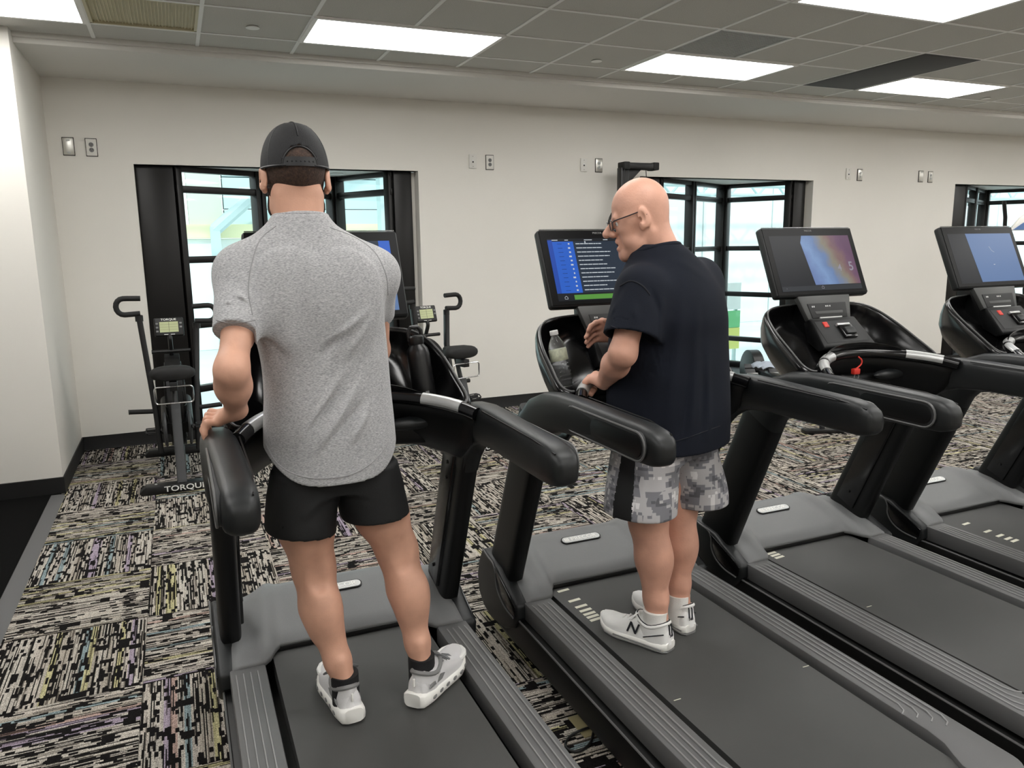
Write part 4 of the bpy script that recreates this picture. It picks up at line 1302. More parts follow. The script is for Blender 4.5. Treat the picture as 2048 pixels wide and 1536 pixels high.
# ---------------------------------------------------------------- shoes
def make_shoe(style, parent, loc, ang, mirror=1, roll=0.0, pitch=0.0):
    """own frame: heel at y=0, toe at y=.295, z up from the sole"""
    L = .295
    M = Matrix.Translation(Vector(loc)) @ Matrix.Rotation(ang, 4, 'Z') @ Matrix.Rotation(pitch, 4, 'X')
    def W(y):
        t = y / L
        tab = [(0, .022), (.04, .033), (.15, .0365), (.35, .035), (.5, .040), (.68, .0485), (.82, .045), (.92, .034), (.975, .020), (1, .008)]
        for (a, b) in zip(tab, tab[1:]):
            if a[0] <= t <= b[0]: return a[1] + (b[1] - a[1]) * (t - a[0]) / (b[0] - a[0])
        return tab[-1][1]
    def CXo(y):
        t = y / L; return mirror * (-.010 * math.sin(PI * min(1, t)) + .012 * max(0, t - .6))
    on = style == 'run'
    sh = .040 if on else .032
    def place(o): o.matrix_local = M; return o
    # sole
    rings = []
    for k in range(29):
        y = L * (k / 28); w = W(y) + (.006 if on else .003)
        t = k / 28
        zb = .022 * max(0, (t - .78) / .22) ** 2 + .008 * max(0, (.06 - t) / .06)
        zt = sh + (.012 if on else .004) * max(0, 1 - t / .35) + .016 * max(0, (t - .8) / .2) ** 1.5
        y_ = y - (.012 if on and k < 2 else 0)
        rings.append(ringpts((CXo(y), y_, (zb + zt) / 2), (1, 0, 0), (0, 0, 1), w, (zt - zb) / 2, 16, 4))
    q = MB(); q.loft(rings)
    shoe = q.obj('shoe', 'sole_white', parent, ang=50); place(shoe)
    # upper
    rings = []
    for k in range(25):
        t = k / 24; y = .004 + (L - .012) * t; w = W(y) - .001
        tab = [(0, .050), (.05, .064), (.13, .070), (.24, .062), (.34, .064), (.45, .062), (.6, .046), (.75, .034), (.9, .026), (1, .012)]
        h = .03
        for (a, b) in zip(tab, tab[1:]):
            if a[0] <= t <= b[0]: h = a[1] + (b[1] - a[1]) * (t - a[0]) / (b[0] - a[0])
        z0 = sh - .006 + .014 * max(0, (t - .8) / .2) ** 1.5
        rg = []
        for i in range(15):
            a = PI * i / 14; c, s_ = math.cos(a), math.sin(a)
            rg.append(Vector((CXo(y) + w * math.copysign(abs(c) ** (.62 if t > .4 else .75), c), y, z0 + h * abs(s_) ** .8)))
        rings.append(rg)
    q = MB(); q.loft(rings)
    q.obj('upper', 'shoe_grey' if on else 'shoe_white', shoe, ang=80)
    # quarter: the cup round the ankle, then its padded collar
    cpts = []; low = []; mid_ = []
    for k in range(24):
        a = 2 * PI * k / 24
        c, sn_ = math.cos(a), math.sin(a)
        z = sh + .050 + .022 * max(0, -sn_) ** 1.5 + .022 * max(0, sn_) ** 1.5
        cpts.append(Vector((CXo(.06) + .0365 * c, .066 + .061 * sn_ + .003, z)))
        low.append(Vector((CXo(.06) + .0365 * c, .064 + .067 * sn_, sh - .006)))
        mid_.append(Vector((CXo(.06) + .0385 * c, .064 + .066 * sn_ + (.004 if sn_ < 0 else 0), sh + .030)))
    q = MB(); q.loft([low, mid_, cpts]); q.obj('quarter', 'shoe_grey' if on else 'shoe_white', shoe, ang=70)
    q = MB(); q.tube(cpts, .0068, 8, closed=True); q.obj('collar', 'shoe_trim' if on else 'shoe_white', shoe)
    q = MB(); q.tube([p_ + Vector((0, 0, .0052)) for p_ in cpts], .0028, 6, closed=True); q.obj('collar_edge', 'shoe_trim' if on else 'shoe_dark', shoe)
    # toe bumper and heel patch
    q = MB(); rings = []
    for k in range(10):
        a = -.2 * PI + 1.4 * PI * k / 9
        rings.append((CXo(L * .8) + .040 * math.cos(a), L * .80 + .052 * math.sin(a), sh + .010))
    if on:
        q.tube(rings, .009, 8); q.obj('toe_guard', 'shoe_white', shoe)
    # laces
    for k in range(4):
        y = .118 + .022 * k; z = sh + .060 - .0085 * k
        q = MB(); q.tube([(CXo(y) - .024, y - .006, z - .008), (CXo(y) - .010, y, z + .004), (CXo(y) + .010, y + .004, z + .004), (CXo(y) + .024, y + .008, z - .008)], .0032, 6)
        q.obj('lace', 'lace_grey' if on else 'shoe_white', shoe)
    for s in (-1, 1):
        q = MB(); q.tube(smooth_path([(0, .128, sh + .066), (s * .03, .118, sh + .078), (s * .052, .13, sh + .062), (s * .038, .14, sh + .056), (0, .13, sh + .064)], 4), .0026, 6)
        q.obj('lace_loop', 'lace_grey' if on else 'shoe_white', shoe)
    if on:
        for s in (-1, 1):
            q = MB(); q.prism([(.02, sh + .018), (.10, sh + .010), (.12, sh + .022), (.09, sh + .03), (.03, sh + .028)], 'x', CXo(.06) + s * .0335, CXo(.06) + s * .0375); q.obj('side_stripe', 'shoe_trim', shoe, bevel=.001)
            for k in range(6):
                y = .045 + .038 * k
                q = MB(); q.ell((CXo(y) + s * (W(y) + .0052), y, .022), (.003, .012, .006), 10, 6); q.obj('sole_hole', 'shoe_trim', shoe)
        q = MB(); q.bb(-.003, .003, -.0045, .004, sh + .03, sh + .055); q.obj('heel_tab', 'sole_white', shoe, bevel=.002)
    else:
        for s in (-1, 1):
            q = MB(); add_text(q, 'N', .052, (CXo(.125) + s * (W(.125) + .0005), .128, sh + .027), (0, -s * -1.0, 0) if s > 0 else (0, -1, 0), (s * -.25, 0, 1), .001, 1.15, .25)
            q.obj('letter_mark', 'shoe_dark', shoe)
            q = MB(); q.tube(smooth_path([(CXo(.05) + s * .0365, .085, sh + .006), (CXo(.05) + s * .0375, .06, sh + .018), (CXo(.04) + s * .036, .03, sh + .03), (CXo(.03) + s * .028, .010, sh + .036)], 4), .0022, 6); q.obj('trim_line', 'shoe_dark', shoe)
            q = MB(); q.tube([(CXo(.05) + s * (W(.03) + .004), .012, .016), (CXo(.1) + s * (W(.1) + .0035), .1, .014), (CXo(.2) + s * (W(.2) + .0035), .2, .016)], .003, 6); q.obj('sole_groove', 'shoe_trim', shoe)
            q = MB(); q.tube([(s * .007, .001, sh + .03), (s * .007, .004, sh + .06), (s * .006, .012, sh + .078)], .0025, 6); q.obj('heel_stripe', 'shoe_dark', shoe)
        q = MB(); rings = []
        for k in range(24):
            y = L * k / 23; t = k / 23; zb = .022 * max(0, (t - .78) / .22) ** 2 - .0005
            rings.append(ringpts((CXo(y), y, zb + .004), (1, 0, 0), (0, 0, 1), W(y) + .0025, .0035, 12, 4))
        q.loft(rings); q.obj('outsole', 'shoe_trim', shoe)
        q = MB(); add_text(q, 'NB', .014, (0, -.0015, sh + .026), (1, 0, 0), (0, 0, 1), .0006); q.obj('heel_letters', 'shoe_dark', shoe)
    return shoe, M
# ================================================================ THE TWO MEN
from mathutils.bvhtree import BVHTree

def hang(o, root):
    o.parent = root
    o.matrix_parent_inverse = Matrix.Translation(root.location).inverted()
    return o
def bvh_of(me):
    return BVHTree.FromPolygons([v.co.copy() for v in me.vertices], [list(p.vertices) for p in me.polygons])
def snap(bv, pts, d, back=.6, lift=.0005):
    """lay points on a surface, seen along direction d"""
    d = Vector(d).normalized(); out = []
    for p in pts:
        h = bv.ray_cast(Vector(p) - d * back, d)
        if h[0] is not None: out.append(h[0] - d * lift)
    return out
def seam(root_part, bv, pts, d, r, mt, name='seam', n=6):
    ps = snap(bv, smooth_path(pts, n), d)
    if len(ps) > 2:
        q = MB(); q.tube(ps, r, 6); q.obj(name, mt, root_part)

VIEW = lambda p: (Vector(p) - Vector((0, 0, CAMH))).normalized()
V3 = lambda *a: np.array(a, float)
A_ = lambda px, py, y: np.array(at(px, py, y))

# ---------------------------------------------------------------- man in the cap
def man_one():
    root = empty('person', (.45, 2.15, .225))
    tag(root, 'man in grey t-shirt, black shorts and black cap, back turned, left hand on handrail', 'person')
    parts = []
    # legs and hips
    f = Field((.14, 1.96, .255), (.74, 2.44, 1.06), .0046)
    for pts, rs in (((V3(.292, 2.20, .95), V3(.288, 2.205, .80), V3(.302, 2.205, .665), V3(.311, 2.185, .55), V3(.345, 2.135, .39), V3(.360, 2.118, .32), V3(.362, 2.128, .265)),
                     (.076, .080, .060, .0575, .036, .0300, .028)),
                    ((V3(.478, 2.21, .95), V3(.512, 2.21, .80), V3(.556, 2.21, .675), V3(.576, 2.185, .55), V3(.591, 2.14, .39), V3(.595, 2.118, .32), V3(.602, 2.125, .265)),
                     (.076, .080, .061, .0575, .036, .0300, .028))):
        for i in range(len(pts) - 1): f.cone(pts[i], pts[i + 1], rs[i], rs[i + 1], .025)
    # calves: two heads of the muscle, tendon, heel
    f.ell((.298, 2.148, .545), (.034, .040, .085), .03); f.ell((.330, 2.146, .535), (.034, .040, .080), .03)
    f.ell((.566, 2.148, .545), (.034, .040, .085), .03); f.ell((.600, 2.146, .535), (.034, .040, .080), .03)
    f.cone((.350, 2.105, .40), (.360, 2.092, .32), .013, .011, .018); f.cone((.590, 2.105, .40), (.592, 2.094, .32), .013, .011, .018)
    f.ell((.303, 2.131, .672), (.024, .016, .05), .02, 'sub'); f.ell((.557, 2.134, .68), (.024, .016, .05), .02, 'sub')
    for s in (-1, 1):
        f.ell((.36 + s * .026, 2.128, .332), (.008, .010, .012), .012); f.ell((.600 + s * .026, 2.128, .332), (.008, .010, .012), .012)
    f.ell((.386, 2.21, .985), (.13, .085, .09), .04)
    parts.append(f.mesh())
    # chest, arms, hands
    f = Field((-.02, 1.86, .98), (.70, 2.66, 1.66), .0044)
    f.cone((.380, 2.205, 1.0), (.352, 2.205, 1.35), .12, .125, .05, flat=((0, 1, 0), .8))
    f.cone((.25, 2.21, 1.46), (.45, 2.21, 1.45), .085, .085, .05)
    S, E, W = V3(.172, 2.195, 1.515), V3(.108, 2.015, 1.298), V3(.118, 2.135, 1.172)
    f.cone(S, E, .048, .0345, .02); f.ell(tuple((S * .5 + E * .5) + V3(0, -.004, 0)), (.041, .042, .08), .02)
    Mid = E * .62 + W * .38
    f.cone(E, Mid, .0355, .0385, .04); f.cone(Mid, W, .0385, .027, .04)
    f.ell(tuple(E + V3(.002, -.010, .006)), (.016, .014, .03), .03)
    # left hand over the rail
    K = V3(.080, 2.205, 1.142)
    pv = (K - W); side = V3(.02, .075, .012)
    f.cone(W, W + pv * .35, .028, .026, .015, flat=((0, 0, 1), .75))
    for t in (-.42, -.14, .14, .42):
        f.cone(W + pv * .3 + side * t * .5, K + side * t * .95, .017, .0145, .012)
    kn = [(K + side * t) for t in (-.48, -.16, .16, .46)]
    for i, (k0, ln) in enumerate(zip(kn, (.78, .95, 1.0, .92))):
        out = V3(-.034, .006 * (i - 1), .004) * ln; dn = V3(-.012, .002 * (i - 1), -.030) * ln; tip = V3(.003, 0, -.024) * ln
        finger(f, [k0, k0 + out, k0 + out + dn, k0 + out + dn + tip], .0098, .0078)
    finger(f, [W + pv * .35 + side * .25, W + pv * .5 + side * .85 + V3(.012, .018, 0), W + pv * .62 + side * 1.15 + V3(.012, .045, -.006)], .0125, .009, .01)
    # right arm reaching to the console
    S, E, W = V3(.525, 2.215, 1.505), V3(.560, 2.385, 1.275), V3(.530, 2.50, 1.20)
    f.cone(S, E, .046, .042, .03); Mid = E * .6 + W * .4
    f.cone(E, Mid, .043, .042, .02); f.cone(Mid, W, .042, .028, .02)
    K = W + V3(-.03, .07, -.015); side = V3(.07, .03, .0)
    for t in (-.42, -.14, .14, .42):
        f.cone(W + side * t * .4, K + side * t, .018, .015, .012)
        k0 = K + side * t * 1.05
        finger(f, [k0, k0 + V3(-.012, .034, -.004), k0 + V3(-.018, .055, -.02)], .0098, .008)
    finger(f, [W + V3(-.02, .02, 0), W + V3(-.05, .045, 0), W + V3(-.06, .075, -.004)], .0125, .009, .01)
    parts.append(f.mesh())
    # head
    hr = Matrix.Rotation(-.05, 3, 'X'); ho = (.3225, 2.225, 1.778)
    f = Field((-.11, -.135, -.235), (.11, .15, .15), .0032)
    head_field(f, eo=.006)
    f.cone((0, -.018, -.05), (.003, -.022, -.235), .056, .056, .03)
    f.cone((-.028, -.035, -.05), (-.022, -.03, -.235), .028, .032, .03); f.cone((.028, -.035, -.05), (.026, -.03, -.235), .028, .032, .03)
    Vh, Fh = f.mesh()
    Vh = f.relax(Vh, Fh, 1, .4)
    parts.append((xf(Vh, hr, ho), Fh))
    body = hang(put('body', np_mesh('body', parts, 'skin1')), root)
    # hair: cropped at the back and sides
    g = Field((-.11, -.135, -.12), (.11, .15, .15), .0036)
    head_field(g, ears=False, mouth=False); g.D -= .0045
    g.func(lambda X, Y, Z: (-.050 + .25 * np.maximum(Y + .05, 0) * 1.4 + .012 * np.abs(np.sin(X * 160)) * .4 - Z) + 0 * X, k=.004, op='sub') if False else None
    def hair_cut(X, Y, Z):
        line = -.084 + .9 * np.maximum(np.abs(X) - .045, 0) + .42 * np.maximum(Y + .045, 0)
        return (Z - line) + 0 * X + 0 * Y
    g.D = np.maximum(g.D, -hair_cut(g.ax[0][:, None, None], g.ax[1][None, :, None], g.ax[2][None, None, :])).astype(np.float32)
    g.D = np.maximum(g.D, (g.ax[1] - .055)[None, :, None]).astype(np.float32)
    Vg, Fg = g.mesh()
    hang(put('hair', np_mesh('hair', [(xf(Vg, hr, ho), Fg)], 'hair')), root)
    # beard along the jaw
    g = Field((-.11, -.06, -.16), (.11, .15, .04), .0036)
    head_field(g, ears=False, mouth=False); g.D -= .005
    X, Y, Z = g.ax[0][:, None, None], g.ax[1][None, :, None], g.ax[2][None, None, :]
    g.D = np.maximum(g.D, Z + .022 - .0 * X + .0 * Y); g.D = np.maximum(g.D, -(Y - .008) + 0 * X + 0 * Z)
    g.D = g.D.astype(np.float32)
    Vg, Fg = g.mesh()
    hang(put('beard', np_mesh('beard', [(xf(Vg, hr, ho), Fg)], 'beard')), root)
    # cap
    H4 = Matrix.Translation(Vector(ho)) @ hr.to_4x4()
    nu_, nv_ = 112, 30; rx, ry, rz, z0 = .0875, .110, .104, .042; rim = .024
    vs = []; fs = []
    for j in range(nv_ + 1):
        for i in range(nu_):
            a = 2 * PI * i / nu_; t = j / nv_
            el = (PI / 2) * t
            z = rim + (z0 + rz - rim) * math.sin(el)
            c = math.cos(el) ** .86
            vs.append(Vector((rx * c * math.cos(a), -.004 + ry * c * math.sin(a), z + .004 * math.sin(a) * (1 - t))))
    def hole(p): return p.y < -.03 and abs(p.x) < .044 and (p.z - rim) < .050 * math.sqrt(max(0, 1 - (p.x / .044) ** 2)) + .0
    for j in range(nv_):
        for i in range(nu_):
            k = (i + 1) % nu_
            ids = (j * nu_ + i, j * nu_ + k, (j + 1) * nu_ + k, (j + 1) * nu_ + i)
            c = sum((vs[q] for q in ids), Vector()) / 4
            if hole(c): continue
            fs.append(ids)
    q = MB(); q._add([H4 @ p for p in vs], fs); cap = q.obj('cap', 'cap_black', None, ang=70); hang(cap, root)
    md = cap.modifiers.new('solid', 'SOLIDIFY'); md.thickness = .0022; md.offset = 1
    def dome(x, z):
        t = math.asin(min(1, max(0, (z - rim) / (z0 + rz - rim)))); c = math.cos(t) ** .86
        xx = x / (rx * c); return H4 @ Vector((x, -.004 - ry * c * math.sqrt(max(0, 1 - xx * xx)) - .0015, z - .004 * math.sqrt(max(0, 1 - xx * xx)) * (1 - t / 1.57)))
    def inv(mb): return mb
    ar = [dome(.0445 * math.cos(PI * k / 20), rim + .0505 * math.sin(PI * k / 20)) for k in range(21)]
    def sub(mb, name, mt):
        o = mb.obj(name, mt, cap); return o
    q = MB(); q.tube(ar, .0026, 6); sub(q, 'opening_binding', 'cap_strap')
    q = MB()
    q.loft([[dome(-.046 + .092 * k / 14, rim + h) + Vector((0, d, 0)) for (h, d) in ((.001, -.0015), (.024, -.0015), (.024, .001), (.001, .001))] for k in range(15)]); sub(q, 'strap', 'cap_strap')
    q = MB()
    for k in range(7): q.ell(dome(-.033 + .011 * k, rim + .0125) + Vector((0, -.001, 0)), (.0024, .002, .0024), 8, 6)
    sub(q, 'strap_studs', 'cap_black')['kind'] = 'stuff'
    q = MB(); q.ell(H4 @ Vector((0, -.004, z0 + rz + .001)), (.010, .010, .006), 14, 8); sub(q, 'button', 'cap_strap')
    q = MB(); q.tube([H4 @ Vector((rx * 1.012 * math.cos(a), -.004 + ry * 1.012 * math.sin(a), rim + .003 + .004 * math.sin(a))) for a in [(-PI / 2 + .42) + (2 * PI - .84) * k / 60 for k in range(61)]], .003, 6); sub(q, 'edge_band', 'cap_strap')
    for a in (-PI / 2 + .0, -PI / 6, PI * 7 / 6, PI / 6, PI * 5 / 6, PI / 2):
        pts = []
        for k in range(10):
            t = k / 9 * .96 + (.42 if a == -PI / 2 else 0) * (1 - k / 9); el = PI / 2 * t; c = math.cos(el) ** .86
            pts.append(H4 @ Vector((rx * 1.012 * c * math.cos(a), -.004 + ry * 1.012 * c * math.sin(a), rim + (z0 + rz - rim) * math.sin(el) + .001)))
        q = MB(); q.tube(pts, .0016, 5); sub(q, 'panel_seam', 'cap_strap')
    brim = []
    for k in range(13):
        a = PI * (.12 + .76 * k / 12)
        brim.append((Vector((rx * .98 * math.cos(a), -.004 + ry * .98 * math.sin(a), rim + .004)), Vector((.078 * math.cos(a), .10 + .085 * math.sin(a), rim + .004 - .02 * math.sin(a)))))
    q = MB(); q._add([H4 @ p for pr in brim for p in pr], [(2 * k, 2 * k + 1, 2 * k + 3, 2 * k + 2) for k in range(12)]); br = sub(q, 'brim', 'cap_black')
    md = br.modifiers.new('solid', 'SOLIDIFY'); md.thickness = .003
    # t-shirt
    tab = [(.90, .373, 2.20, .190, .142), (1.00, .373, 2.20, .188, .139), (1.10, .373, 2.20, .184, .133), (1.20, .374, 2.20, .177, .124), (1.28, .372, 2.20, .176, .122),
           (1.38, .362, 2.203, .181, .127), (1.46, .352, 2.205, .186, .130), (1.53, .345, 2.208, .186, .124), (1.575, .338, 2.208, .176, .110), (1.605, .334, 2.206, .156, .098), (1.632, .329, 2.206, .122, .089), (1.658, .326, 2.206, .093, .081), (1.684, .326, 2.206, .073, .072)]
    f = Field((.02, 1.96, .88), (.70, 2.46, 1.70), .0042)
    tf = torso_fn(tab, 0.0, 2.35); f.func(tf, k=0)
    S1, H1 = V3(.166, 2.195, 1.528), V3(.1275, 2.075, 1.385)
    f.cone(S1, H1 + (H1 - S1) * .3, .069, .052, .05)
    f.cone((.25, 2.2, 1.555), S1 + V3(0, 0, -.004), .066, .064, .05)
    S2, H2 = V3(.525, 2.215, 1.515), V3(.556, 2.33, 1.39)
    f.cone(S2, H2 + (H2 - S2) * .3, .065, .05, .05)
    f.cone((.44, 2.21, 1.55), S2, .066, .062, .05)
    f.ell((.26, 2.108, 1.47), (.07, .024, .10), .06); f.ell((.435, 2.108, 1.47), (.07, .024, .10), .06)
    X, Y, Z = f.ax[0][:, None, None], f.ax[1][None, :, None], f.ax[2][None, None, :]
    for S_, H_ in ((S1, H1), (S2, H2)):
        n = (H_ - S_) / np.linalg.norm(H_ - S_)
        pl = (X - H_[0]) * n[0] + (Y - H_[1]) * n[1] + (Z - H_[2]) * n[2]
        near = np.sqrt((X - H_[0]) ** 2 + (Y - H_[1]) ** 2 + (Z - H_[2]) ** 2) < .17
        side = (X < .172) if S_[0] < .3 else ((X > .53) & (Y > 2.25))
        f.D = np.where(near & side, np.maximum(f.D, pl), f.D).astype(np.float32)
    u = np.abs(X - .373) / .185
    hem = .950 + .09 * np.minimum(u, 1.1) ** 4 + 0 * Y
    f.D = np.maximum(f.D, hem - Z).astype(np.float32)
    inner = tf(X, Y, Z) + .007
    f.D = np.where(Z < hem + .05, np.maximum(f.D, -inner), f.D).astype(np.float32)
    nk = np.sqrt((X - .3265) ** 2 + (Y - 2.21) ** 2) - .062
    f.D = np.where(Z > 1.660, np.maximum(f.D, -nk), f.D).astype(np.float32)
    Vs, Fs = f.mesh(); Vs = f.relax(Vs, Fs, 1, .4)
    fd = []
    for (a, b, w, am) in (((560, 900), (640, 775), .013, .011), ((585, 905), (690, 740), .012, .012), ((635, 900), (735, 745), .012, .011), ((700, 890), (765, 775), .012, .010),
                          ((524, 800), (575, 712), .011, .010), ((530, 850), (600, 760), .011, .010), ((740, 700), (772, 640), .010, .008), ((690, 720), (775, 600), .012, .008), ((650, 690), (740, 620), .014, .006),
                          ((585, 478), (665, 490), .008, .005), ((575, 500), (655, 508), .008, .005), ((446, 600), (505, 628), .006, .008), ((450, 565), (503, 612), .006, .008), ((470, 530), (503, 600), .007, .007),
                          ((436, 625), (505, 638), .005, .006), ((522, 690), (535, 800), .012, -.010), ((772, 720), (776, 840), .012, -.009), ((640, 720), (700, 640), .014, -.006), ((610, 870), (680, 780), .011, -.008), ((665, 880), (740, 790), .011, -.008),
                          ((540, 870), (600, 800), .010, -.007), ((598, 470), (598, 690), .03, -.006)):
        fd.append((A_(*a, 2.07), A_(*b, 2.07), w * .85, am * 1.35, (0, -1, 0)))
    back = Vs[:, 1] < 2.2
    V2 = folds(Vs, fd); Vs = np.where(back[:, None], V2, Vs)
    sme = np_mesh('t_shirt', [(Vs, Fs)], 'shirt_heather'); bv = bvh_of(sme)
    sh = hang(put('t_shirt', sme), root)
    def lay(pts, y, r=.0016, nm='seam', mt='shirt_seam'):
        P = [at(px, py, y) for px, py in pts]
        ps = smooth_path(P, 6); out = []
        for p in ps:
            d = VIEW(p); h = bv.ray_cast(Vector((0, 0, CAMH)), d)
            if h[0] is not None and h[3] < 3.2: out.append(h[0] - d * .0004)
        if len(out) > 3:
            q = MB(); q.tube(out, r, 6); q.obj(nm, mt, sh)
    lay([(552, 452), (520, 480), (503, 530), (497, 580), (505, 630)], 2.08, nm='raglan_seam')
    lay([(660, 455), (710, 475), (750, 505), (772, 550), (776, 590)], 2.08, nm='raglan_seam')
    lay([(432, 640), (460, 646), (490, 644), (510, 640)], 2.05, nm='sleeve_hem')
    lay([(532, 888), (556, 928), (600, 952), (650, 957), (705, 948), (750, 920), (778, 885)], 2.07, nm='hem_stitch')
    q = MB(); q.tube([(.3265 + .071 * math.cos(a), 2.212 + .069 * math.sin(a), 1.677 + .008 * -math.sin(a)) for a in [2 * PI * k / 36 for k in range(36)]], .0075, 10, closed=True); q.obj('collar', 'shirt_heather', sh)
    # shorts
    f = Field((.12, 2.0, .74), (.68, 2.42, 1.08), .0044)
    L = [(.74, .271, 2.195, .099, .108), (.80, .272, 2.197, .100, .110), (.88, .283, 2.205, .101, .106), (.96, .30, 2.21, .096, .100)]
    Rr = [(.74, .497, 2.20, .102, .108), (.80, .492, 2.202, .102, .110), (.88, .480, 2.205, .101, .106), (.96, .465, 2.21, .096, .100)]
    lf, rf_ = torso_fn(L, 0, 2.3), torso_fn(Rr, 0, 2.3)
    f.func(lf, k=0); f.func(rf_, k=.008); f.func(torso_fn([(.90, .385, 2.21, .18, .100), (.98, .382, 2.21, .172, .104), (1.07, .378, 2.21, .158, .104)], 0, 2.5), k=.02)
    X, Y, Z = f.ax[0][:, None, None], f.ax[1][None, :, None], f.ax[2][None, None, :]
    hem = np.where(X < .383, .792 - .12 * (X - .27), .805 + .02 * (X - .5)) + 0 * Y
    f.D = np.maximum(f.D, hem - Z).astype(np.float32)
    for fn in (lf, rf_):
        f.D = np.where(Z < hem + .05, np.maximum(f.D, -(fn(X, Y, Z) + .006)), f.D).astype(np.float32)
    Vs, Fs = f.mesh(); Vs = f.relax(Vs, Fs, 1, .4)
    Vs = folds(Vs, [(A_(*a, 2.09), A_(*b, 2.09), w, am, (0, -1, 0)) for a, b, w, am in (((668, 985), (600, 1040), .012, .006), ((672, 980), (740, 1020), .012, .006), ((545, 960), (560, 1060), .014, .005), ((790, 930), (800, 1020), .014, .005), ((700, 960), (790, 940), .012, .005), ((620, 970), (660, 1000), .010, -.005))])
    hang(put('shorts', np_mesh('shorts', [(Vs, Fs)], 'shorts_black')), root)
    # socks and shoes
    for (c, ang) in (((.360, 2.118), .0), ((.596, 2.118), -.8)):
        q = MB(); q.loft([ringpts((c[0], c[1] + .003, .262 + .0187 * k), (1, 0, 0), (0, 1, 0), .0405, .0462 - .0004 * k, 20) for k in range(6)]); hang(q.obj('sock', 'sock_black'), root)
    s1, M1 = make_shoe('run', None, (.368, 2.062, .2245), .05, 1)
    hang(s1, root)
    s2, M2 = make_shoe('run', None, (.553, 2.060, .2245), -.80, -1)
    hang(s2, root)
    return root

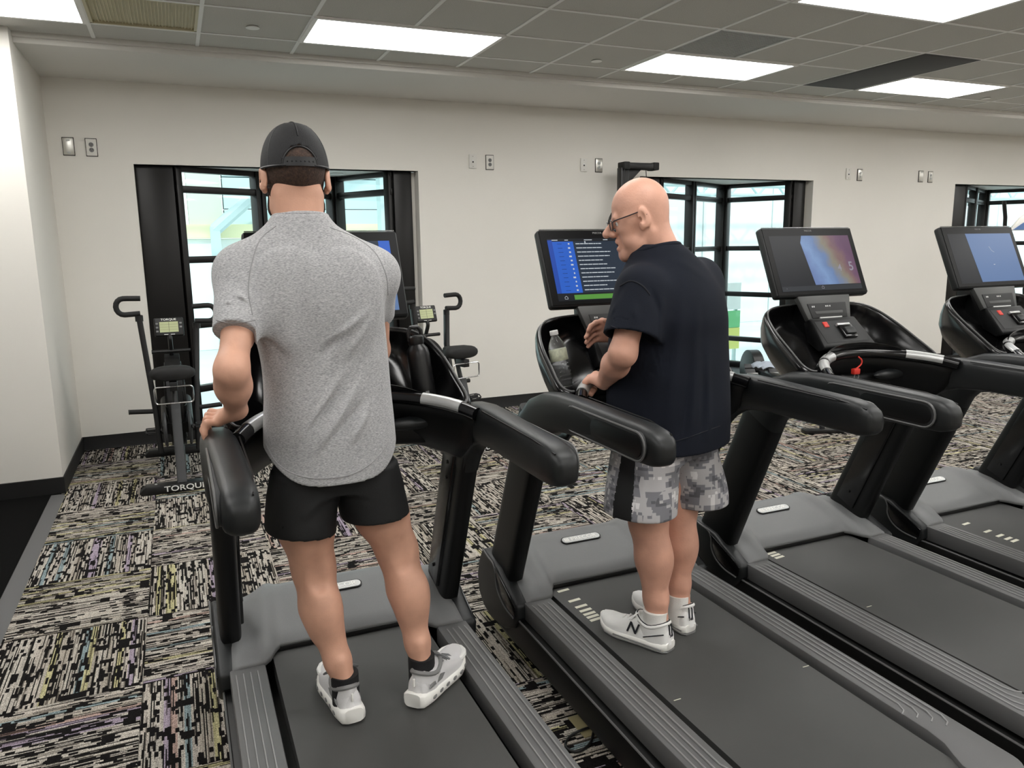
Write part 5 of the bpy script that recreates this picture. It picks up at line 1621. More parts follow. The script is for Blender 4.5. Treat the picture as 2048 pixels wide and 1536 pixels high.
# ---------------------------------------------------------------- bald man
def man_two():
    root = empty('person', (1.5, 2.12, .225))
    tag(root, 'bald man with glasses in navy t-shirt and camouflage shorts, gripping the handlebar', 'person')
    YW = .384; cs, sn = math.cos(YW), math.sin(YW)
    parts = []
    f = Field((1.22, 1.94, .255), (1.80, 2.42, 1.02), .0046)
    for pts, rs in (((A_(1290, 900, 2.13), V3(1.405, 2.125, .78), V3(1.412, 2.118, .66), V3(1.420, 2.098, .53), V3(1.424, 2.080, .39), V3(1.422, 2.070, .32), V3(1.415, 2.078, .265)), (.078, .080, .064, .058, .040, .033, .030)),
                    ((A_(1370, 890, 2.19), V3(1.585, 2.185, .78), V3(1.580, 2.178, .66), V3(1.572, 2.162, .53), V3(1.565, 2.146, .39), V3(1.563, 2.138, .32), V3(1.56, 2.146, .265)), (.078, .078, .062, .056, .039, .033, .030))):
        for i in range(len(pts) - 1): f.cone(pts[i], pts[i + 1], rs[i], rs[i + 1], .025)
    f.ell((1.428, 2.068, .535), (.042, .040, .088), .03); f.ell((1.582, 2.132, .535), (.040, .038, .085), .03)
    for c in ((1.422, 2.065), (1.563, 2.135)):
        for s in (-1, 1): f.ell((c[0] + s * .028, c[1] + .010, .335), (.008, .010, .012), .012)
        f.cone((c[0] + .008, c[1] - .018, .38), (c[0] + .010, c[1] - .020, .32), .012, .011, .016)
    f.ell(tuple(A_(1335, 860, 2.15)), (.12, .095, .08), .04)
    parts.append(f.mesh())
    ch = V3(1.492, 2.135, 1.40)
    r_ = V3(cs, sn, 0); fw = V3(-sn, cs, 0)
    f = Field((1.10, 1.90, 1.0), (1.86, 2.62, 1.62), .0044)
    f.cone((1.50, 2.14, 1.02), (1.49, 2.13, 1.40), .13, .125, .05)
    SL = V3(1.322, 2.062, 1.455); SR = V3(1.660, 2.195, 1.475)
    f.cone(SL, SR, .045, .045, .04)
    E, W = A_(1246, 706, 2.02), A_(1209, 764, 2.215)
    f.cone(SL, E, .044, .041, .03); Mid = E * .62 + W * .38
    f.cone(E, Mid, .042, .043, .02); f.cone(Mid, W, .043, .027, .02)
    f.ell(tuple(E + V3(-.004, -.02, -.004)), (.026, .022, .028), .02)
    f.cone(E * .7 + W * .3 + V3(-.03, -.01, -.004), E * .25 + W * .75 + V3(-.014, 0, .004), .016, .012, .02)
    # left hand closed round the bar (bar runs in direction (.7,.7) here)
    K = A_(1188, 754, 2.275); bd = V3(.66, .75, .08); bd /= np.linalg.norm(bd)
    pv = K - W
    for t in (-.42, -.14, .14, .42):
        f.cone(W + bd * t * .04, K + bd * t * .076, .018, .0145, .012)
        k0 = K + bd * t * .080
        n_ = V3(-.66, .62, .0)
        finger(f, [k0, k0 + n_ * .026 + V3(0, 0, -.010), k0 + n_ * .026 + V3(0, 0, -.040), k0 + n_ * .002 + V3(0, 0, -.052)], .0100, .0082)
    finger(f, [W + pv * .3 + bd * .02, W + pv * .55 + bd * .052 + V3(.012, 0, -.016), W + pv * .7 + bd * .07 + V3(.01, .012, -.04)], .0125, .009, .01)
    # right arm bent in front of the chest, fingers towards the console
    E2, W2 = V3(1.640, 2.395, 1.235), V3(1.468, 2.425, 1.268)
    f.cone(SR, E2, .045, .044, .03); f.cone(E2, W2, .045, .029, .02)
    K2 = V3(1.400, 2.428, 1.285); side = V3(0.0, -.02, .075)
    for i, t in enumerate((-.42, -.14, .14, .42)):
        f.cone(W2 + side * t * .5, K2 + side * t, .018, .0145, .012)
        k0 = K2 + side * t * 1.05
        ln = (.74, .92, 1.0, .9)[i]
        finger(f, [k0, k0 + V3(-.032, -.004, -.004) * ln, k0 + V3(-.056, -.008, -.016) * ln, k0 + V3(-.070, -.012, -.032) * ln], .0100, .0082)
    finger(f, [W2 + V3(-.02, -.02, .02), W2 + V3(-.05, -.032, .048), W2 + V3(-.075, -.036, .055)], .0125, .009, .01)
    parts.append(f.mesh())
    # head
    yaw = 1.04
    hr = Matrix.Rotation(yaw, 3, 'Z') @ Matrix.Rotation(-.17, 3, 'X') @ Matrix.Diagonal(Vector((.95, .905, 1.03)))
    ho = Vector((1.420, 2.212, 1.674))
    f = Field((-.115, -.17, -.25), (.115, .16, .14), .0030)
    f.ell((0, -.014, .034), (.073, .094, .088), .01)
    head_field(f, nose=1.10)
    f.ell((0, .108, -.034), (.013, .013, .011), .008)
    # thick neck running back to the collar, folds of the jowl
    f.cone((0, -.035, -.03), (.012, -.085, -.22), .060, .074, .035)
    f.cone((0, .02, -.07), (.01, -.03, -.22), .040, .055, .03)
    for s in (-1, 1):
        f.cone((s * .055, -.03, -.05), (s * .03, .0, -.21), .014, .013, .016)
        f.cone((s * .048, .03, -.07), (s * .036, .022, -.13), .013, .010, .016)
        f.ell((s * .046, .055, -.062), (.014, .02, .02), .016)
        f.cone((s * .030, .098, -.038), (s * .034, .084, -.072), .004, .003, .006, 'sub')
        f.ell((s * .05, .02, -.085), (.012, .02, .02), .02)
    Vh, Fh = f.mesh(); Vh = f.relax(Vh, Fh, 1, .35)
    parts.append((xf(Vh, hr, ho), Fh))
    body = hang(put('body', np_mesh('body', parts, 'skin2')), root)
    H4 = Matrix.Translation(ho) @ hr.to_4x4()
    def hp(x, y, z): return H4 @ Vector((x, y, z))
    for s in (-1, 1):
        q = MB(); q.ell(hp(s * .031, .0775, -.004), (.0115, .0115, .0115), 16, 10); ey = hang(q.obj('eye', 'eye_white'), root)
        q = MB(); q.ell(hp(s * .031, .0855, -.004), (.0055, .0055, .0055), 12, 8); hang(q.obj('iris', 'iris'), root).parent = ey
        ey.children[0].matrix_parent_inverse = Matrix.Translation(root.location).inverted() if False else ey.matrix_parent_inverse.inverted() @ ey.matrix_parent_inverse
    q = MB(); q.loft([ringpts(hp(-.016 + .032 * k / 6, .088 - .00015 * (k - 3) ** 2 * 6, -.066), hr @ Vector((0, 1, 0)), hr @ Vector((0, 0, 1)), .003, .004, 8) for k in range(7)]); hang(q.obj('teeth', 'teeth'), root)
    q = MB(); q.ell(hp(0, .080, -.071), (.017, .017, .008), 14, 8); hang(q.obj('mouth_inside', 'mouth_dark'), root)
    for s in (-1, 1):
        q = MB(); q.tube([hp(s * (.012 + .008 * k), .096 - .0012 * k * k, .014 + .004 * math.sin(k * .8)) for k in range(5)], .0028, 6); hang(q.obj('eyebrow', 'shoe_trim'), root)
    # spectacles
    q = MB()
    q.tube([hp(-.010, .118, .004), hp(0, .121, .007), hp(.010, .118, .004)], .0016, 6)
    gl = hang(q.obj('spectacles', 'spectacle'), root)
    for s in (-1, 1):
        rim_ = [hp(s * (.034 + .023 * math.cos(a)), .112 - .010 * (.5 + .5 * math.cos(a)) , -.006 + .017 * math.sin(a)) for a in [2 * PI * k / 22 for k in range(22)]]
        q = MB(); q.tube(rim_, .0017, 6, closed=True); q.obj('rim', 'spectacle', gl).matrix_local = Matrix.Identity(4)
        q = MB(); c = sum(rim_, Vector()) / 22; q._add([c] + rim_, [(0, k + 1, (k + 1) % 22 + 1) for k in range(22)]); q.obj('lens', 'pane_glass', gl)
        q = MB(); q.tube([hp(s * .057, .102, .002), hp(s * .070, .094, .006), hp(s * .079, .05, .012), hp(s * .081, -.002, .020), hp(s * .083, -.022, .006)], .0019, 6); q.obj('temple', 'spectacle', gl)
    # t-shirt, loose
    C0 = A_(1336, 880, 2.165); C1 = A_(1338, 700, 2.165); C2 = A_(1344, 600, 2.155)
    tab = [(.88, C0[0], C0[1], .232, .188), (1.00, C0[0], C0[1], .231, .187), (1.15, C1[0], C1[1], .228, .182), (1.28, C1[0] - .002, C1[1], .223, .174), (1.36, C2[0] - .006, C2[1], .219, .164),
           (1.43, C2[0] - .012, C2[1], .211, .150), (1.480, C2[0] - .018, C2[1] + .002, .192, .132), (1.518, C2[0] - .026, C2[1] + .004, .156, .114), (1.548, C2[0] - .036, C2[1] + .006, .116, .100), (1.572, C2[0] - .046, C2[1] + .008, .088, .088), (1.590, C2[0] - .052, C2[1] + .010, .070, .074)]
    f = Field((1.12, 1.84, .86), (1.90, 2.52, 1.63), .0044)
    tf = torso_fn(tab, YW, 2.3); f.func(tf, k=0)
    HL = A_(1260, 674, 2.025); HRt = V3(1.675, 2.335, 1.265)
    f.cone(SL + V3(.01, .0, -.005), HL + (HL - SL) * .4, .080, .089, .045)
    f.cone(SR + V3(-.01, 0, -.01), HRt + (HRt - SR) * .4, .080, .088, .045)
    X, Y, Z = f.ax[0][:, None, None], f.ax[1][None, :, None], f.ax[2][None, None, :]
    for S_, H_ in ((SL, HL), (SR, HRt)):
        n = (H_ - S_) / np.linalg.norm(H_ - S_); n = n + V3(.0, 0, -.0)
        pl = (X - H_[0]) * n[0] + (Y - H_[1]) * n[1] + (Z - H_[2]) * n[2]
        dd = np.sqrt((X - H_[0]) ** 2 + (Y - H_[1]) ** 2 + (Z - H_[2]) ** 2)
        tt = tf(X, Y, Z)
        f.D = np.where((dd < .16) & (tt > .002), np.maximum(f.D, pl), f.D).astype(np.float32)
        # open sleeve end
        q0 = S_; ab = H_ - S_; t = np.clip(((X - q0[0]) * ab[0] + (Y - q0[1]) * ab[1] + (Z - q0[2]) * ab[2]) / (ab @ ab), 0, 1.4)
        rad = np.sqrt((X - q0[0] - t * ab[0]) ** 2 + (Y - q0[1] - t * ab[1]) ** 2 + (Z - q0[2] - t * ab[2]) ** 2)
        f.D = np.where((pl > -.035) & (tt > .0), np.maximum(f.D, .075 - rad), f.D).astype(np.float32)
    hem = .918 + 0 * X + 0 * Y
    f.D = np.maximum(f.D, hem - Z).astype(np.float32)
    inner = tf(X, Y, Z) + .008
    f.D = np.where(Z < hem + .05, np.maximum(f.D, -inner), f.D).astype(np.float32)
    Vs, Fs = f.mesh(); Vs = f.relax(Vs, Fs, 1, .4)
    fd = []
    vd = -np.array(VIEW(at(1342, 700, 2.15)))
    for (a, b, w, am) in (((1372, 560), (1335, 880), .020, .010), ((1402, 600), (1378, 890), .018, .010), ((1428, 640), (1420, 880), .016, .008), ((1350, 620), (1290, 800), .018, .010), ((1330, 590), (1312, 700), .014, .009),
                          ((1390, 700), (1358, 890), .016, -.008), ((1415, 700), (1400, 880), .014, -.007), ((1312, 740), (1270, 870), .018, -.008), ((1340, 720), (1305, 880), .016, .006), ((1290, 800), (1260, 890), .016, .009),
                          ((1330, 500), (1420, 560), .02, .004), ((1300, 560), (1322, 650), .014, -.008), ((1225, 600), (1230, 650), .009, .006), ((1265, 575), (1275, 660), .012, .006), ((1245, 565), (1238, 640), .010, -.005)):
        fd.append((A_(*a, 2.0), A_(*b, 2.0), w, am, tuple(vd)))
    # deeper ridge search: the near surface only
    V2 = folds(Vs, [((p0[0] * k, p0[1] * k, CAMH + (p0[2] - CAMH) * k), (p1[0] * k, p1[1] * k, CAMH + (p1[2] - CAMH) * k), w, am, d) for (p0, p1, w, am, d) in fd for k in (.985, 1.02)])
    Vs = V2
    sme = np_mesh('t_shirt', [(Vs, Fs)], 'shirt_navy'); bv = bvh_of(sme)
    sh = hang(put('t_shirt', sme), root)
    def lay(pts, r=.0016, nm='seam', mt='seam_navy'):
        ps = smooth_path([at(px, py, 2.0) for px, py in pts], 6); out = []
        for p in ps:
            d = VIEW(p); h = bv.ray_cast(Vector((0, 0, CAMH)), d)
            if h[0] is not None and h[3] < 3.4: out.append(h[0] - d * .0004)
        if len(out) > 3:
            q = MB(); q.tube(out, r, 6); q.obj(nm, mt, sh)
    lay([(1240, 572), (1262, 562), (1285, 572), (1300, 590)], .0028, 'shoulder_seam')
    lay([(1222, 652), (1250, 662), (1280, 672), (1302, 686)], .0014, 'sleeve_hem')
    lay([(1240, 893), (1300, 893), (1360, 880), (1440, 852)], .0014, 'hem_stitch')
    nc = V3(C2[0] - .056, C2[1] + .016, 1.566)
    col = []
    for k in range(40):
        a = 2 * PI * k / 40
        p = nc + r_ * (.074 * math.cos(a)) + fw * (.073 * math.sin(a)) + V3(0, 0, -.020 * math.sin(a) + .004)
        col.append(Vector(p))
    q = MB(); q.tube(col, .0095, 10, closed=True); q.obj('collar', 'shirt_navy', sh)
    # camouflage shorts
    f = Field((1.18, 1.90, .60), (1.86, 2.44, 1.02), .0046)
    L0 = A_(1281, 990, 2.105); L1 = A_(1285, 900, 2.115); R0 = A_(1386, 985, 2.175); R1 = A_(1372, 890, 2.175)
    L = [(.60, L0[0] - .004, L0[1], .106, .122), (.72, L0[0], L0[1], .106, .124), (.88, L1[0] + .008, L1[1], .098, .118), (1.0, L1[0] + .02, L1[1], .09, .11)]
    Rr = [(.58, R0[0] + .002, R0[1], .106, .122), (.72, R0[0], R0[1], .106, .122), (.88, R1[0] - .006, R1[1], .098, .116), (1.0, R1[0] - .02, R1[1], .09, .11)]
    lf, rf_ = torso_fn(L, YW, 2.3), torso_fn(Rr, YW, 2.3)
    f.func(lf, k=0); f.func(rf_, k=.008)
    f.func(torso_fn([(.88, (L1[0] + R1[0]) / 2, (L1[1] + R1[1]) / 2, .175, .115), (1.0, (L1[0] + R1[0]) / 2, (L1[1] + R1[1]) / 2, .165, .112)], YW, 2.4), k=.03)
    X, Y, Z = f.ax[0][:, None, None], f.ax[1][None, :, None], f.ax[2][None, None, :]
    mid = (L0[0] + R0[0]) / 2 + (Y - 2.14) * -.0
    hem = np.where(X < mid + .0, .702 + 0 * X, .680 + 0 * X) + 0 * Y
    f.D = np.maximum(f.D, hem - Z).astype(np.float32)
    for fn in (lf, rf_):
        f.D = np.where(Z < hem + .05, np.maximum(f.D, -(fn(X, Y, Z) + .007)), f.D).astype(np.float32)
    Vs, Fs = f.mesh(); Vs = f.relax(Vs, Fs, 1, .4)
    Vs = folds(Vs, [(A_(*a, 2.03), A_(*b, 2.03), w, am, tuple(vd)) for a, b, w, am in (((1330, 920), (1335, 1030), .012, .008), ((1345, 915), (1350, 1000), .010, -.008), ((1290, 930), (1280, 1030), .014, .006), ((1310, 940), (1310, 1030), .010, -.005), ((1390, 930), (1400, 1010), .014, .006), ((1370, 920), (1372, 1000), .010, .005), ((1415, 930), (1412, 1010), .010, -.004))])
    def stripe(C):
        # black panel down the outer side of the left leg
        dx = C[:, 0] - L0[0]; dy = C[:, 1] - L0[1]
        an = np.arctan2(-dx * sn + dy * cs, dx * cs + dy * sn)
        dl = np.hypot(dx, dy)
        s = (np.abs(np.abs(an) - PI) < .36) & (dl > .07) & (C[:, 0] < L0[0] + .0)
        dx = C[:, 0] - R0[0]; dy = C[:, 1] - R0[1]; an2 = np.arctan2(-dx * sn + dy * cs, dx * cs + dy * sn)
        s2 = (np.abs(an2) < .36) & (np.hypot(dx, dy) > .07) & (C[:, 0] > R0[0])
        return (s | s2).astype(np.int32)
    hang(put('shorts', np_mesh('shorts', [(Vs, Fs)], ['camo', 'shorts_black'], stripe)), root)
    for c in ((1.416, 2.069), (1.560, 2.140)):
        q = MB(); q.loft([ringpts((c[0], c[1] + .001, .255 + .0142 * k), (1, 0, 0), (0, 1, 0), .0415 + .0006 * (k == 7), .049 - .0008 * k, 20) for k in range(8)]); hang(q.obj('sock', 'sock_white'), root)
    s1, _ = make_shoe('walk', None, (1.4405, 2.010, .2245), .40, 1); hang(s1, root)
    s2, _ = make_shoe('walk', None, (1.572, 2.078, .2245), .15, -1); hang(s2, root)
    return root
man_one()
man_two()
# ================================================================ AIR BIKES
def make_bike():
    R = empty('air_bike', (0, 0, 0))
    # own frame: facing +y, rear foot at y=0
    for (y, w, nm) in ((0.0, .25, 'rear_foot'), (1.02, .25, 'front_foot')):
        q = MB(); q.prism([(-w, .0), (-w - .012, .02), (-w + .03, .058), (w - .03, .058), (w + .012, .02), (w, .0)], 'y', y - .042, y + .042); ft = q.obj(nm, 'bike_black', R, bevel=.004)
        if nm == 'rear_foot':
            q = MB(); add_text(q, 'TORQUE', .052, (0.02, -.0432, .029), (1, 0, 0), (0, 0, 1), .0006, 1.25); q.obj('lettering', 'letter_white', ft)
            for s in (-1, 1):
                q = MB(); q.disc((s * .16, 0, .06), (0, 0, 1), .008, .006, 10); q.obj('bolt', 'silver', ft)
    q = MB(); q.loft([ringpts(p, (1, 0, 0), v, .03, .026, 16, 6) for p, v in (((0, 0, .05), (0, .9, -.4)), ((0, .06, .22), (0, .95, -.3)), ((0, .13, .46), (0, .95, -.3)), ((0, .16, .56), (0, .95, -.3)))]); q.obj('seat_mast', 'bike_grey', R, ang=40)
    q = MB(); q.tube([(0, .05, .14), (0, .4, .13), (0, .75, .12), (0, 1.02, .05)], .032, 12); q.obj('main_beam', 'bike_black', R)
    q = MB(); q.tube([(0, .15, .5), (0, .24, .74)], .018, 12); q.obj('seat_post', 'bike_black', R)
    # saddle
    st = [(.10, .085, .036), (.112, .128, .046), (.15, .145, .050), (.20, .135, .048), (.25, .092, .042), (.30, .056, .036), (.36, .040, .030), (.385, .022, .018)]
    q = MB(); q.loft([ringpts((0, y, .772 - .02 * abs(y - .2)), (1, 0, 0), (0, 0, 1), w, h, 20, 2.6) for y, w, h in st]); sd = q.obj('saddle', 'rubber_grip', R, ang=60)
    q = MB(); q.bb(-.03, .03, .2, .28, .715, .745); q.obj('saddle_clamp', 'bike_black', sd, bevel=.005)
    # bright wire loop behind the saddle
    lp = []
    w, h, r = .118, .056, .02
    for (cx, cz, a0) in ((w - r, h - r, 0), (-w + r, h - r, PI / 2), (-w + r, -h + r, PI), (w - r, -h + r, 3 * PI / 2)):
        for k in range(5):
            a = a0 + PI / 2 * k / 4; lp.append((cx + r * math.cos(a), .09, .635 + cz + r * math.sin(a)))
    q = MB(); q.tube(lp, .0055, 8, closed=True); wl_ = q.obj('wire_loop', 'chrome', R)
    q = MB(); q.bb(-.025, .025, .085, .20, .66, .72); q.obj('loop_bracket', 'bike_black', wl_, bevel=.004)
    # fan with its cage
    fc = Vector((0, .72, .49)); fr_ = .335
    q = MB(); q.lathe([(.05, -.055), (.06, -.06), (.06, .06), (.05, .055)], fc, (1, 0, 0), 20); fan = q.obj('fan_hub', 'bike_black', R)
    for k in range(10):
        a = 2 * PI * k / 10
        q = MB(); q.box(fc + Vector((0, .18 * math.cos(a), .18 * math.sin(a))), (.085, .22, .004), Matrix.Rotation(a, 3, 'X') @ Matrix.Rotation(.5, 3, 'Y')); q.obj('fan_blade', 'bike_grey', fan)
    cage = MB()
    for s in (-1, 1):
        for rr_ in (.08, .12, .16, .20, .24, .28, .32):
            cage.tube([fc + Vector((s * (.07 - .03 * (rr_ / .33) ** 4), rr_ * math.cos(a), rr_ * math.sin(a))) for a in [2 * PI * i / 36 for i in range(36)]], .003, 4, closed=True)
        for k in range(12):
            a = 2 * PI * k / 12
            cage.tube([fc + Vector((s * .07, .06 * math.cos(a), .06 * math.sin(a))), fc + Vector((s * .066, .25 * math.cos(a), .25 * math.sin(a))), fc + Vector((s * .03, .335 * math.cos(a), .335 * math.sin(a)))], .003, 4)
    cage.obj('fan_cage', 'bike_black', R)['kind'] = 'stuff'
    q = MB(); q.lathe([(fr_ - .006, -.045), (fr_ + .006, -.05), (fr_ + .006, .05), (fr_ - .006, .045)], fc, (1, 0, 0), 40); q.loft([ringpts(fc + Vector((x, 0, 0)), (0, 1, 0), (0, 0, 1), fr_ - .03, fr_ - .03, 40) for x in (-.005, .005)]) if False else None
    q.obj('fan_rim', 'bike_black', R)
    # belt covers and crank
    for s in (-1, 1):
        q = MB(); q.lathe([(.12, 0), (.125, .012), (.11, .022), (.02, .026)], (s * .07, .40, .34), (s, 0, 0), 28); cv = q.obj('belt_cover', 'bike_grey', R)
        q = MB(); q.tube([(s * .06, .40, .34), (s * .06, .56, .40), (s * .06, .72, .49)], .045, 12); q.obj('cover_arm', 'bike_black', cv)
        z = .34 + s * .04; y = .40 - s * .155
        q = MB(); q.tube([(s * .10, .40, .34), (s * .105, y, z)], .013, 10); cr = q.obj('crank', 'bike_black', R)
        pc = Vector((s * .165, y, z))
        q = MB()
        for k in range(6):
            a0, a1 = 2 * PI * k / 6, 2 * PI * (k + 1) / 6
            for xx in (-.045, .045): q.tube([pc + Vector((xx, .048 * math.cos(a0), .02 * math.sin(a0))), pc + Vector((xx, .048 * math.cos(a1), .02 * math.sin(a1)))], .005, 6)
        for k in range(0, 6): q.tube([pc + Vector((-.045, .048 * math.cos(k * PI / 3), .02 * math.sin(k * PI / 3))), pc + Vector((.045, .048 * math.cos(k * PI / 3), .02 * math.sin(k * PI / 3)))], .0045, 6)
        q.tube([pc + Vector((-.06, 0, 0)), pc + Vector((.045, 0, 0))], .009, 8)
        q.obj('pedal', 'bike_black', cr)['kind'] = 'stuff'
        # foot peg
        q = MB(); q.tube([(s * .13, .50, .455), (s * .30, .50, .465)], .017, 12); pg = q.obj('foot_peg', 'rubber_grip', R)
        q = MB(); q.disc((s * .305, .50, .465), (1, 0, 0), .018, .008, 14); q.obj('peg_cap', 'bike_black', pg)
        # moving handle: flat bar, then a U-shaped grip
        up_ = 0.0 if s < 0 else -.075; dy = 0 if s < 0 else .07
        q = MB(); q.loft([ringpts(p, (1, 0, 0), (0, 1, 0), .019, .024, 14, 5) for p in ((s * .125, .47, .16), (s * .135, .50, .45), (s * .165, .54 + dy, .85 + up_), (s * .185, .56 + dy, 1.12 + up_))]); ha = q.obj('handle_arm', 'bike_black', R, ang=50)
        gz = 1.150 + up_; gy = .55 + dy; pts = [(s * .175, gy, gz), (s * .26, gy, gz - .004)]
        for k in range(9):
            a = -PI / 2 + PI * k / 8; pts.append((s * (.275 + .048 * math.cos(a)), gy, gz + .052 + .056 * math.sin(a)))
        pts += [(s * .25, gy, gz + .108), (s * .165, gy, gz + .105)]
        q = MB(); q.tube(pts, .0185, 12); q.obj('grip', 'rubber_grip', ha)
        q = MB(); q.lathe([(.026, -.01), (.026, .03), (.018, .034)], (s * .185, .56 + dy, 1.105 + up_), (0, 0, 1), 14); q.obj('knuckle', 'bike_black', ha)
    # console on its stalk
    q = MB(); q.tube(smooth_path([(0, .70, .80), (0, .66, .88), (0, .63, .95), (0, .655, 1.0)], 5), .016, 10); q.obj('console_stalk', 'bike_black', R)
    q = MB(); q.tube([(-.13, .66, .86), (.13, .66, .86)], .014, 8); q.obj('stalk_bar', 'bike_black', R)
    cu_ = Vector((0, .26, .966)).normalized(); cn = Vector((0, -.966, .26)).normalized(); cc = Vector((0, .645, 1.038))
    def cs(w, s0, s1, d0, d1): return [[cc + Vector((x, 0, 0)) + cu_ * v + cn * d for x, v in ((-w, s0), (w, s0), (w, s1), (-w, s1))] for d in (d0, d1)]
    q = MB(); q.loft(cs(.098, -.068, .070, -.03, .0)); co = q.obj('console', 'bike_black', R, bevel=.012, seg=3)
    q = MB(); q.loft(cs(.062, -.038, .038, -.002, .0012)); q.obj('lcd', 'lcd', co)
    q = MB()
    for k in range(3): q.loft(cs(.058, -.02 + .019 * k, -.019 + .019 * k, .001, .0016))
    q.loft([[cc + Vector((x, 0, 0)) + cu_ * v + cn * d for x, v in ((-.001, -.036), (.001, -.036), (.001, .036), (-.001, .036))] for d in (.001, .0016)])
    q.obj('lcd_lines', 'letter_dark', co)['kind'] = 'stuff'
    q = MB(); add_text(q, 'TORQUE', .021, cc + cu_ * .054 + cn * .001, (1, 0, 0), cu_, .0004, 1.2); q.obj('lettering', 'letter_white', co)
    q = MB(); q.loft(cs(.036, -.056, -.0525, .0, .0012)); q.obj('small_print', 'letter_white', co)
    for s in (-1, 1):
        for k in range(3 if s < 0 else 2):
            q = MB(); q.loft([[cc + Vector((s * .079 + x, 0, 0)) + cu_ * (.026 - .028 * k + v) + cn * d for x, v in ((-.008, -.006), (.008, -.006), (.008, .006), (-.008, .006))] for d in (-.001, .003)]); q.obj('button', 'shoe_trim', co, bevel=.001)
    return R
bk = make_bike()
bk.location = (-.075, 5.44, 0)
tag(bk, 'black air bike by the left window, seen from behind', 'exercise bike', 'air bikes facing the windows')
b2 = copy_tree(bk)
b2.location = (2.03, 5.46, 0); b2.rotation_euler.z = .26
tag(b2, 'black air bike half hidden behind the first treadmill, against the white wall', 'exercise bike', 'air bikes facing the windows')

# ================================================================ STANDING SKI MACHINE behind the bald man
e = empty('ski_machine', (4.05, 6.62, 0))
tag(e, 'tall black ski machine against the wall, its top showing above the bald head', 'exercise machine')
q = MB(); q.bb(-.25, .25, -.45, .06, 0, .03); q.obj('base_plate', 'bike_black', e, bevel=.006)
q = MB(); q.bb(-.045, .045, -.04, .04, .03, 2.30); q.obj('post', 'bike_black', e, bevel=.006)
q = MB(); q.bb(-.02, .36, -.07, .05, 2.285, 2.345); hd = q.obj('head_bar', 'bike_black', e, bevel=.01)
for x in (0.0, .33):
    q = MB(); q.bb(x - .03, x + .035, -.075, .055, 2.28, 2.352); q.obj('end_cap', 'rubber_grip', hd, bevel=.008)
q = MB(); q.prism([(.04, 2.29), (.2, 2.29), (.04, 2.14)], 'y', -.02, .02); q.obj('gusset', 'bike_black', e, bevel=.004)
q = MB(); q.lathe([(.2, -.06), (.21, -.05), (.21, .05), (.2, .06), (.05, .065)], (0, -.12, 1.75), (0, 1, 0), 30); q.obj('flywheel_housing', 'bike_black', e)
for s in (-1, 1):
    q = MB(); q.tube([(s * .12 + .1, -.06, 2.28), (s * .12 + .1, -.1, 1.95)], .004, 6); cdd = q.obj('pull_cord', 'cord_black', e)
    q = MB(); q.tube([(s * .12 + .1, -.1, 1.97), (s * .12 + .1, -.1, 1.86)], .014, 10); q.obj('pull_grip', 'rubber_grip', cdd)

# ================================================================ ROWING MACHINE on the floor before the middle window
A0 = Vector((4.86, 4.72, 0)); B0 = Vector((5.42, 6.32, 0)); dv = (B0 - A0); LR = dv.length; ang = math.atan2(dv.y, dv.x) - PI / 2
e = empty('rowing_machine', tuple(A0), ang)
tag(e, 'low black rowing machine on the carpet before the middle window, behind the treadmills', 'rowing machine')
q = MB(); q.bb(-.17, .17, -.03, .05, 0, .035); q.obj('rear_foot', 'bike_black', e, bevel=.006)
q = MB(); q.tube([(0, .02, .03), (0, .06, .20), (0, .14, .27)], .022, 10); q.obj('rear_leg', 'bike_black', e)
q = MB(); q.bb(-.025, .025, .1, LR - .1, .25, .31); q.obj('monorail', 'bike_black', e, bevel=.006)
q = MB(); q.bb(-.14, .14, .38, .62, .33, .37); st_ = q.obj('seat', 'rubber_grip', e, bevel=.015, seg=3)
q = MB(); q.bb(-.05, .05, .42, .58, .30, .335); q.obj('seat_truck', 'bike_grey', st_, bevel=.004)
q = MB(); q.bb(-.2, .2, LR - .3, LR - .24, 0, .04); q.obj('front_foot', 'bike_black', e, bevel=.006)
q = MB(); q.lathe([(.2, -.06), (.215, -.05), (.215, .05), (.2, .06), (.04, .07)], (0, LR - .1, .27), (1, 0, 0), 30); q.obj('flywheel_housing', 'bike_black', e)
for s in (-1, 1):
    q = MB(); q.box((s * .12, LR - .38, .26), (.10, .03, .28), Matrix.Rotation(-.7, 3, 'X')); fp = q.obj('footplate', 'bike_grey', e, bevel=.006)
    q = MB(); q.box((s * .12, LR - .41, .28), (.11, .035, .03), Matrix.Rotation(-.7, 3, 'X')); q.obj('strap', 'silver', fp, bevel=.004)
q = MB(); q.tube([(-.22, LR - .45, .36), (.22, LR - .45, .36)], .014, 10); q.obj('handle', 'bike_grey', e)
# towel lying over it
tw = []
nxx, nyy = 18, 12
for i in range(nxx + 1):
    for j in range(nyy + 1):
        x = -.26 + .52 * i / nxx; y = -.15 + .3 * j / nyy
        tw.append(Vector((x, y, .012 * math.sin(i * .9 + j * .5) + .010 * math.sin(j * 1.1 - i * .3) - .5 * max(0, abs(x) - .17) ** 1.2)))
q = MB(); q._add(tw, [(i * (nyy + 1) + j, i * (nyy + 1) + j + 1, (i + 1) * (nyy + 1) + j + 1, (i + 1) * (nyy + 1) + j) for i in range(nxx) for j in range(nyy)])
t = q.obj('towel', 'towel', None, ang=80); md = t.modifiers.new('solid', 'SOLIDIFY'); md.thickness = .008
tc_ = A0 + dv.normalized() * (LR - .62); t.location = (tc_.x + .12, tc_.y, .415); t.rotation_euler.z = ang
tag(t, 'pale grey blue towel draped over the rowing machine by the window', 'towel')

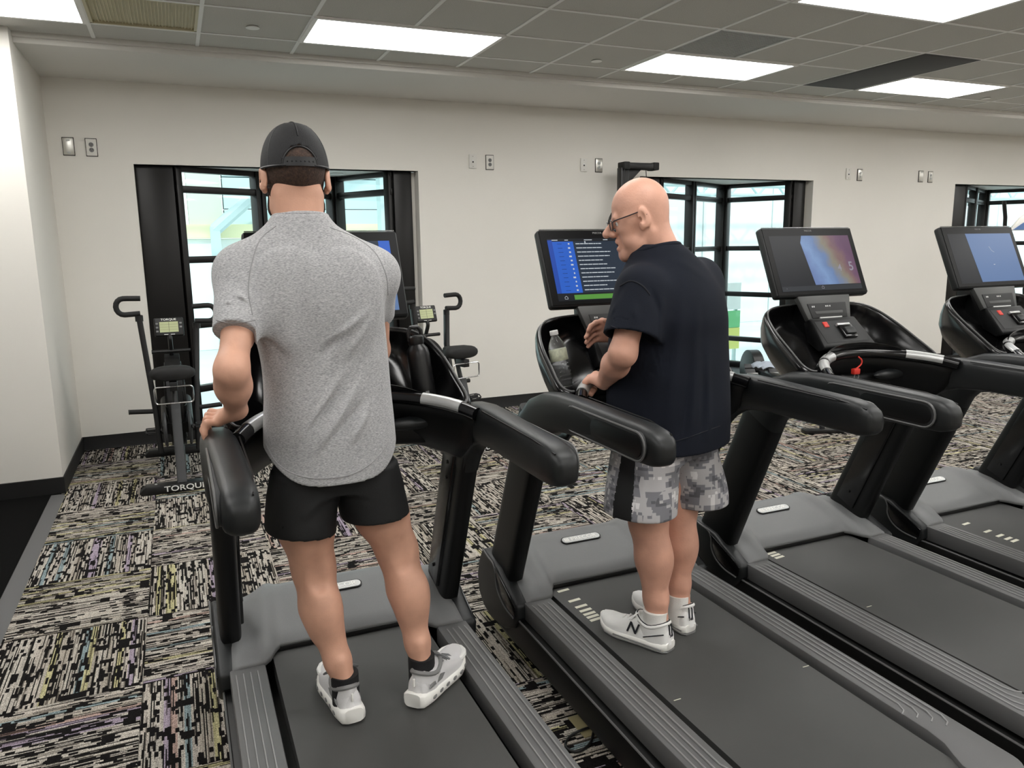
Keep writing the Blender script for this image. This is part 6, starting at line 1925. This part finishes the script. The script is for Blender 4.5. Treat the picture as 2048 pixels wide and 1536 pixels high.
# ================================================================ MACHINE AT THE RIGHT EDGE
e = empty('elliptical_trainer', (8.62, 5.75, 0))
tag(e, 'black cross trainer with white console at the right edge before the third window', 'exercise machine')
q = MB(); q.bb(-.3, .3, -.5, -.42, 0, .06); q.bb(-.3, .3, .42, .5, 0, .06); q.bb(-.05, .05, -.45, .45, .02, .08); q.obj('base', 'bike_black', e, bevel=.008)
q = MB(); q.tube([(0, .2, .06), (0, .15, .9), (-.02, .1, 1.62)], .05, 14); q.obj('mast', 'bike_black', e)
q = MB(); q.lathe([(.25, -.06), (.27, -.04), (.27, .04), (.25, .06), (.05, .065)], (0, .3, .38), (1, 0, 0), 28); q.obj('drive_cover', 'bike_grey', e)
q = MB(); q.prism([(-.16, 1.66), (.24, 1.66), (.24, 1.92), (-.0, 1.80)], 'y', -.02, .02); cn_ = q.obj('console', 'plate_white', e, bevel=.01)
q = MB(); q.prism([(-.13, 1.668), (.23, 1.668), (.23, 1.80), (.02, 1.74)], 'y', -.03, -.018); q.obj('console_face', 'scr_sky', cn_)
for s in (-1, 1):
    q = MB(); q.tube([(s * .2 - .02, -.1, .35), (s * .22 - .02, 0, 1.0), (s * .24 - .02, -.02, 1.55), (s * .3 - .02, -.05, 1.80), (s * .36 - .02, -.06, 1.97)], .02, 10); q.obj('moving_arm', 'bike_black', e)
    q = MB(); q.bb(s * .2 - .08, s * .2 + .08, -.45, -.1, .2, .24); q.obj('pedal', 'rubber_grip', e, bevel=.01)

# ================================================================ BOTTLES IN THE TRAYS
e = empty('steel_bottle', (.735, 2.435, 1.075)); e.rotation_euler = (-.12, -.10, 0)
tag(e, 'tall black metal drinking bottle standing in the tray beside the grey shirt', 'bottle')
q = MB(); q.lathe([(.030, 0), (.037, .004), (.038, .01), (.038, .165), (.034, .185), (.024, .198), (.022, .205)], n=28); q.obj('body', 'bottle_black', e)
q = MB(); q.lathe([(.024, .200), (.026, .204), (.026, .225), (.022, .23), (.001, .231)], n=24); cp = q.obj('lid', 'bottle_black', e)
q = MB(); q.tube([(-.022, 0, .215), (-.022, 0, .245), (-.012, 0, .258), (.012, 0, .258), (.022, 0, .245), (.022, 0, .215)], .007, 8); q.obj('carry_loop', 'bottle_black', cp)
q = MB(); q.bb(-.006, .006, -.0392, -.037, .025, .045); q.obj('mark', 'shoe_trim', e)

e = empty('water_bottle', (1.262, 2.445, 1.082)); e.rotation_euler = (-.16, -.14, 0)
tag(e, 'clear plastic water bottle with white cap in the tray before the bald man', 'bottle')
prof = [(.022, .001), (.030, .004)]
for k in range(24):
    z = .01 + .085 * k / 23; prof.append((.0315 + .0016 * math.sin(k * 1.6), z))
prof += [(.032, .100), (.032, .142), (.030, .155), (.024, .170), (.015, .186), (.0125, .192), (.0125, .196)]
q = MB(); q.lathe(prof, n=28); q.obj('body', 'clear_plastic', e)
q = MB(); q.lathe([(.0322, .100), (.0328, .101), (.0328, .141), (.0322, .142)], n=28); q.obj('label', 'paper_label', e)
q = MB(); q.lathe([(.0145, .194), (.0152, .195), (.0152, .209), (.0135, .211), (.001, .2112)], n=22); q.obj('cap', 'cap_white', e)

# ================================================================ POWER CORD AND FLOOR COVER between the first two treadmills
def gp(px, py, z=.004):
    d = at(px, py, 1.0); k = (z - CAMH) / (d.z - CAMH); return Vector((d.x * k, d.y * k, z))
pts = [gp(1172, 1405), gp(1186, 1425), gp(1191, 1445), gp(1187, 1465), gp(1180, 1488), gp(1160, 1503), gp(1140, 1502), gp(1131, 1490), gp(1140, 1474), gp(1165, 1465), gp(1195, 1458), gp(1230, 1457)]
for i, p in enumerate(pts): p.z = .006 + (.008 if 8 < i < 11 else 0)
q = MB(); q.tube(smooth_path(pts, 6), .0045, 8); c = q.obj('power_cord', 'cord_black')
tag(c, 'looped black power cord on the carpet between the first two treadmills', 'cord')
c0 = gp(1178, 1447); q = MB(); q.bb(-.05, .05, -.06, .06, 0, .005); c = q.obj('floor_box_cover', 'cover_tan', None, bevel=.002)
c.location = (c0.x, c0.y, .0005); tag(c, 'square tan floor box cover beneath the looped power cord', 'floor cover')
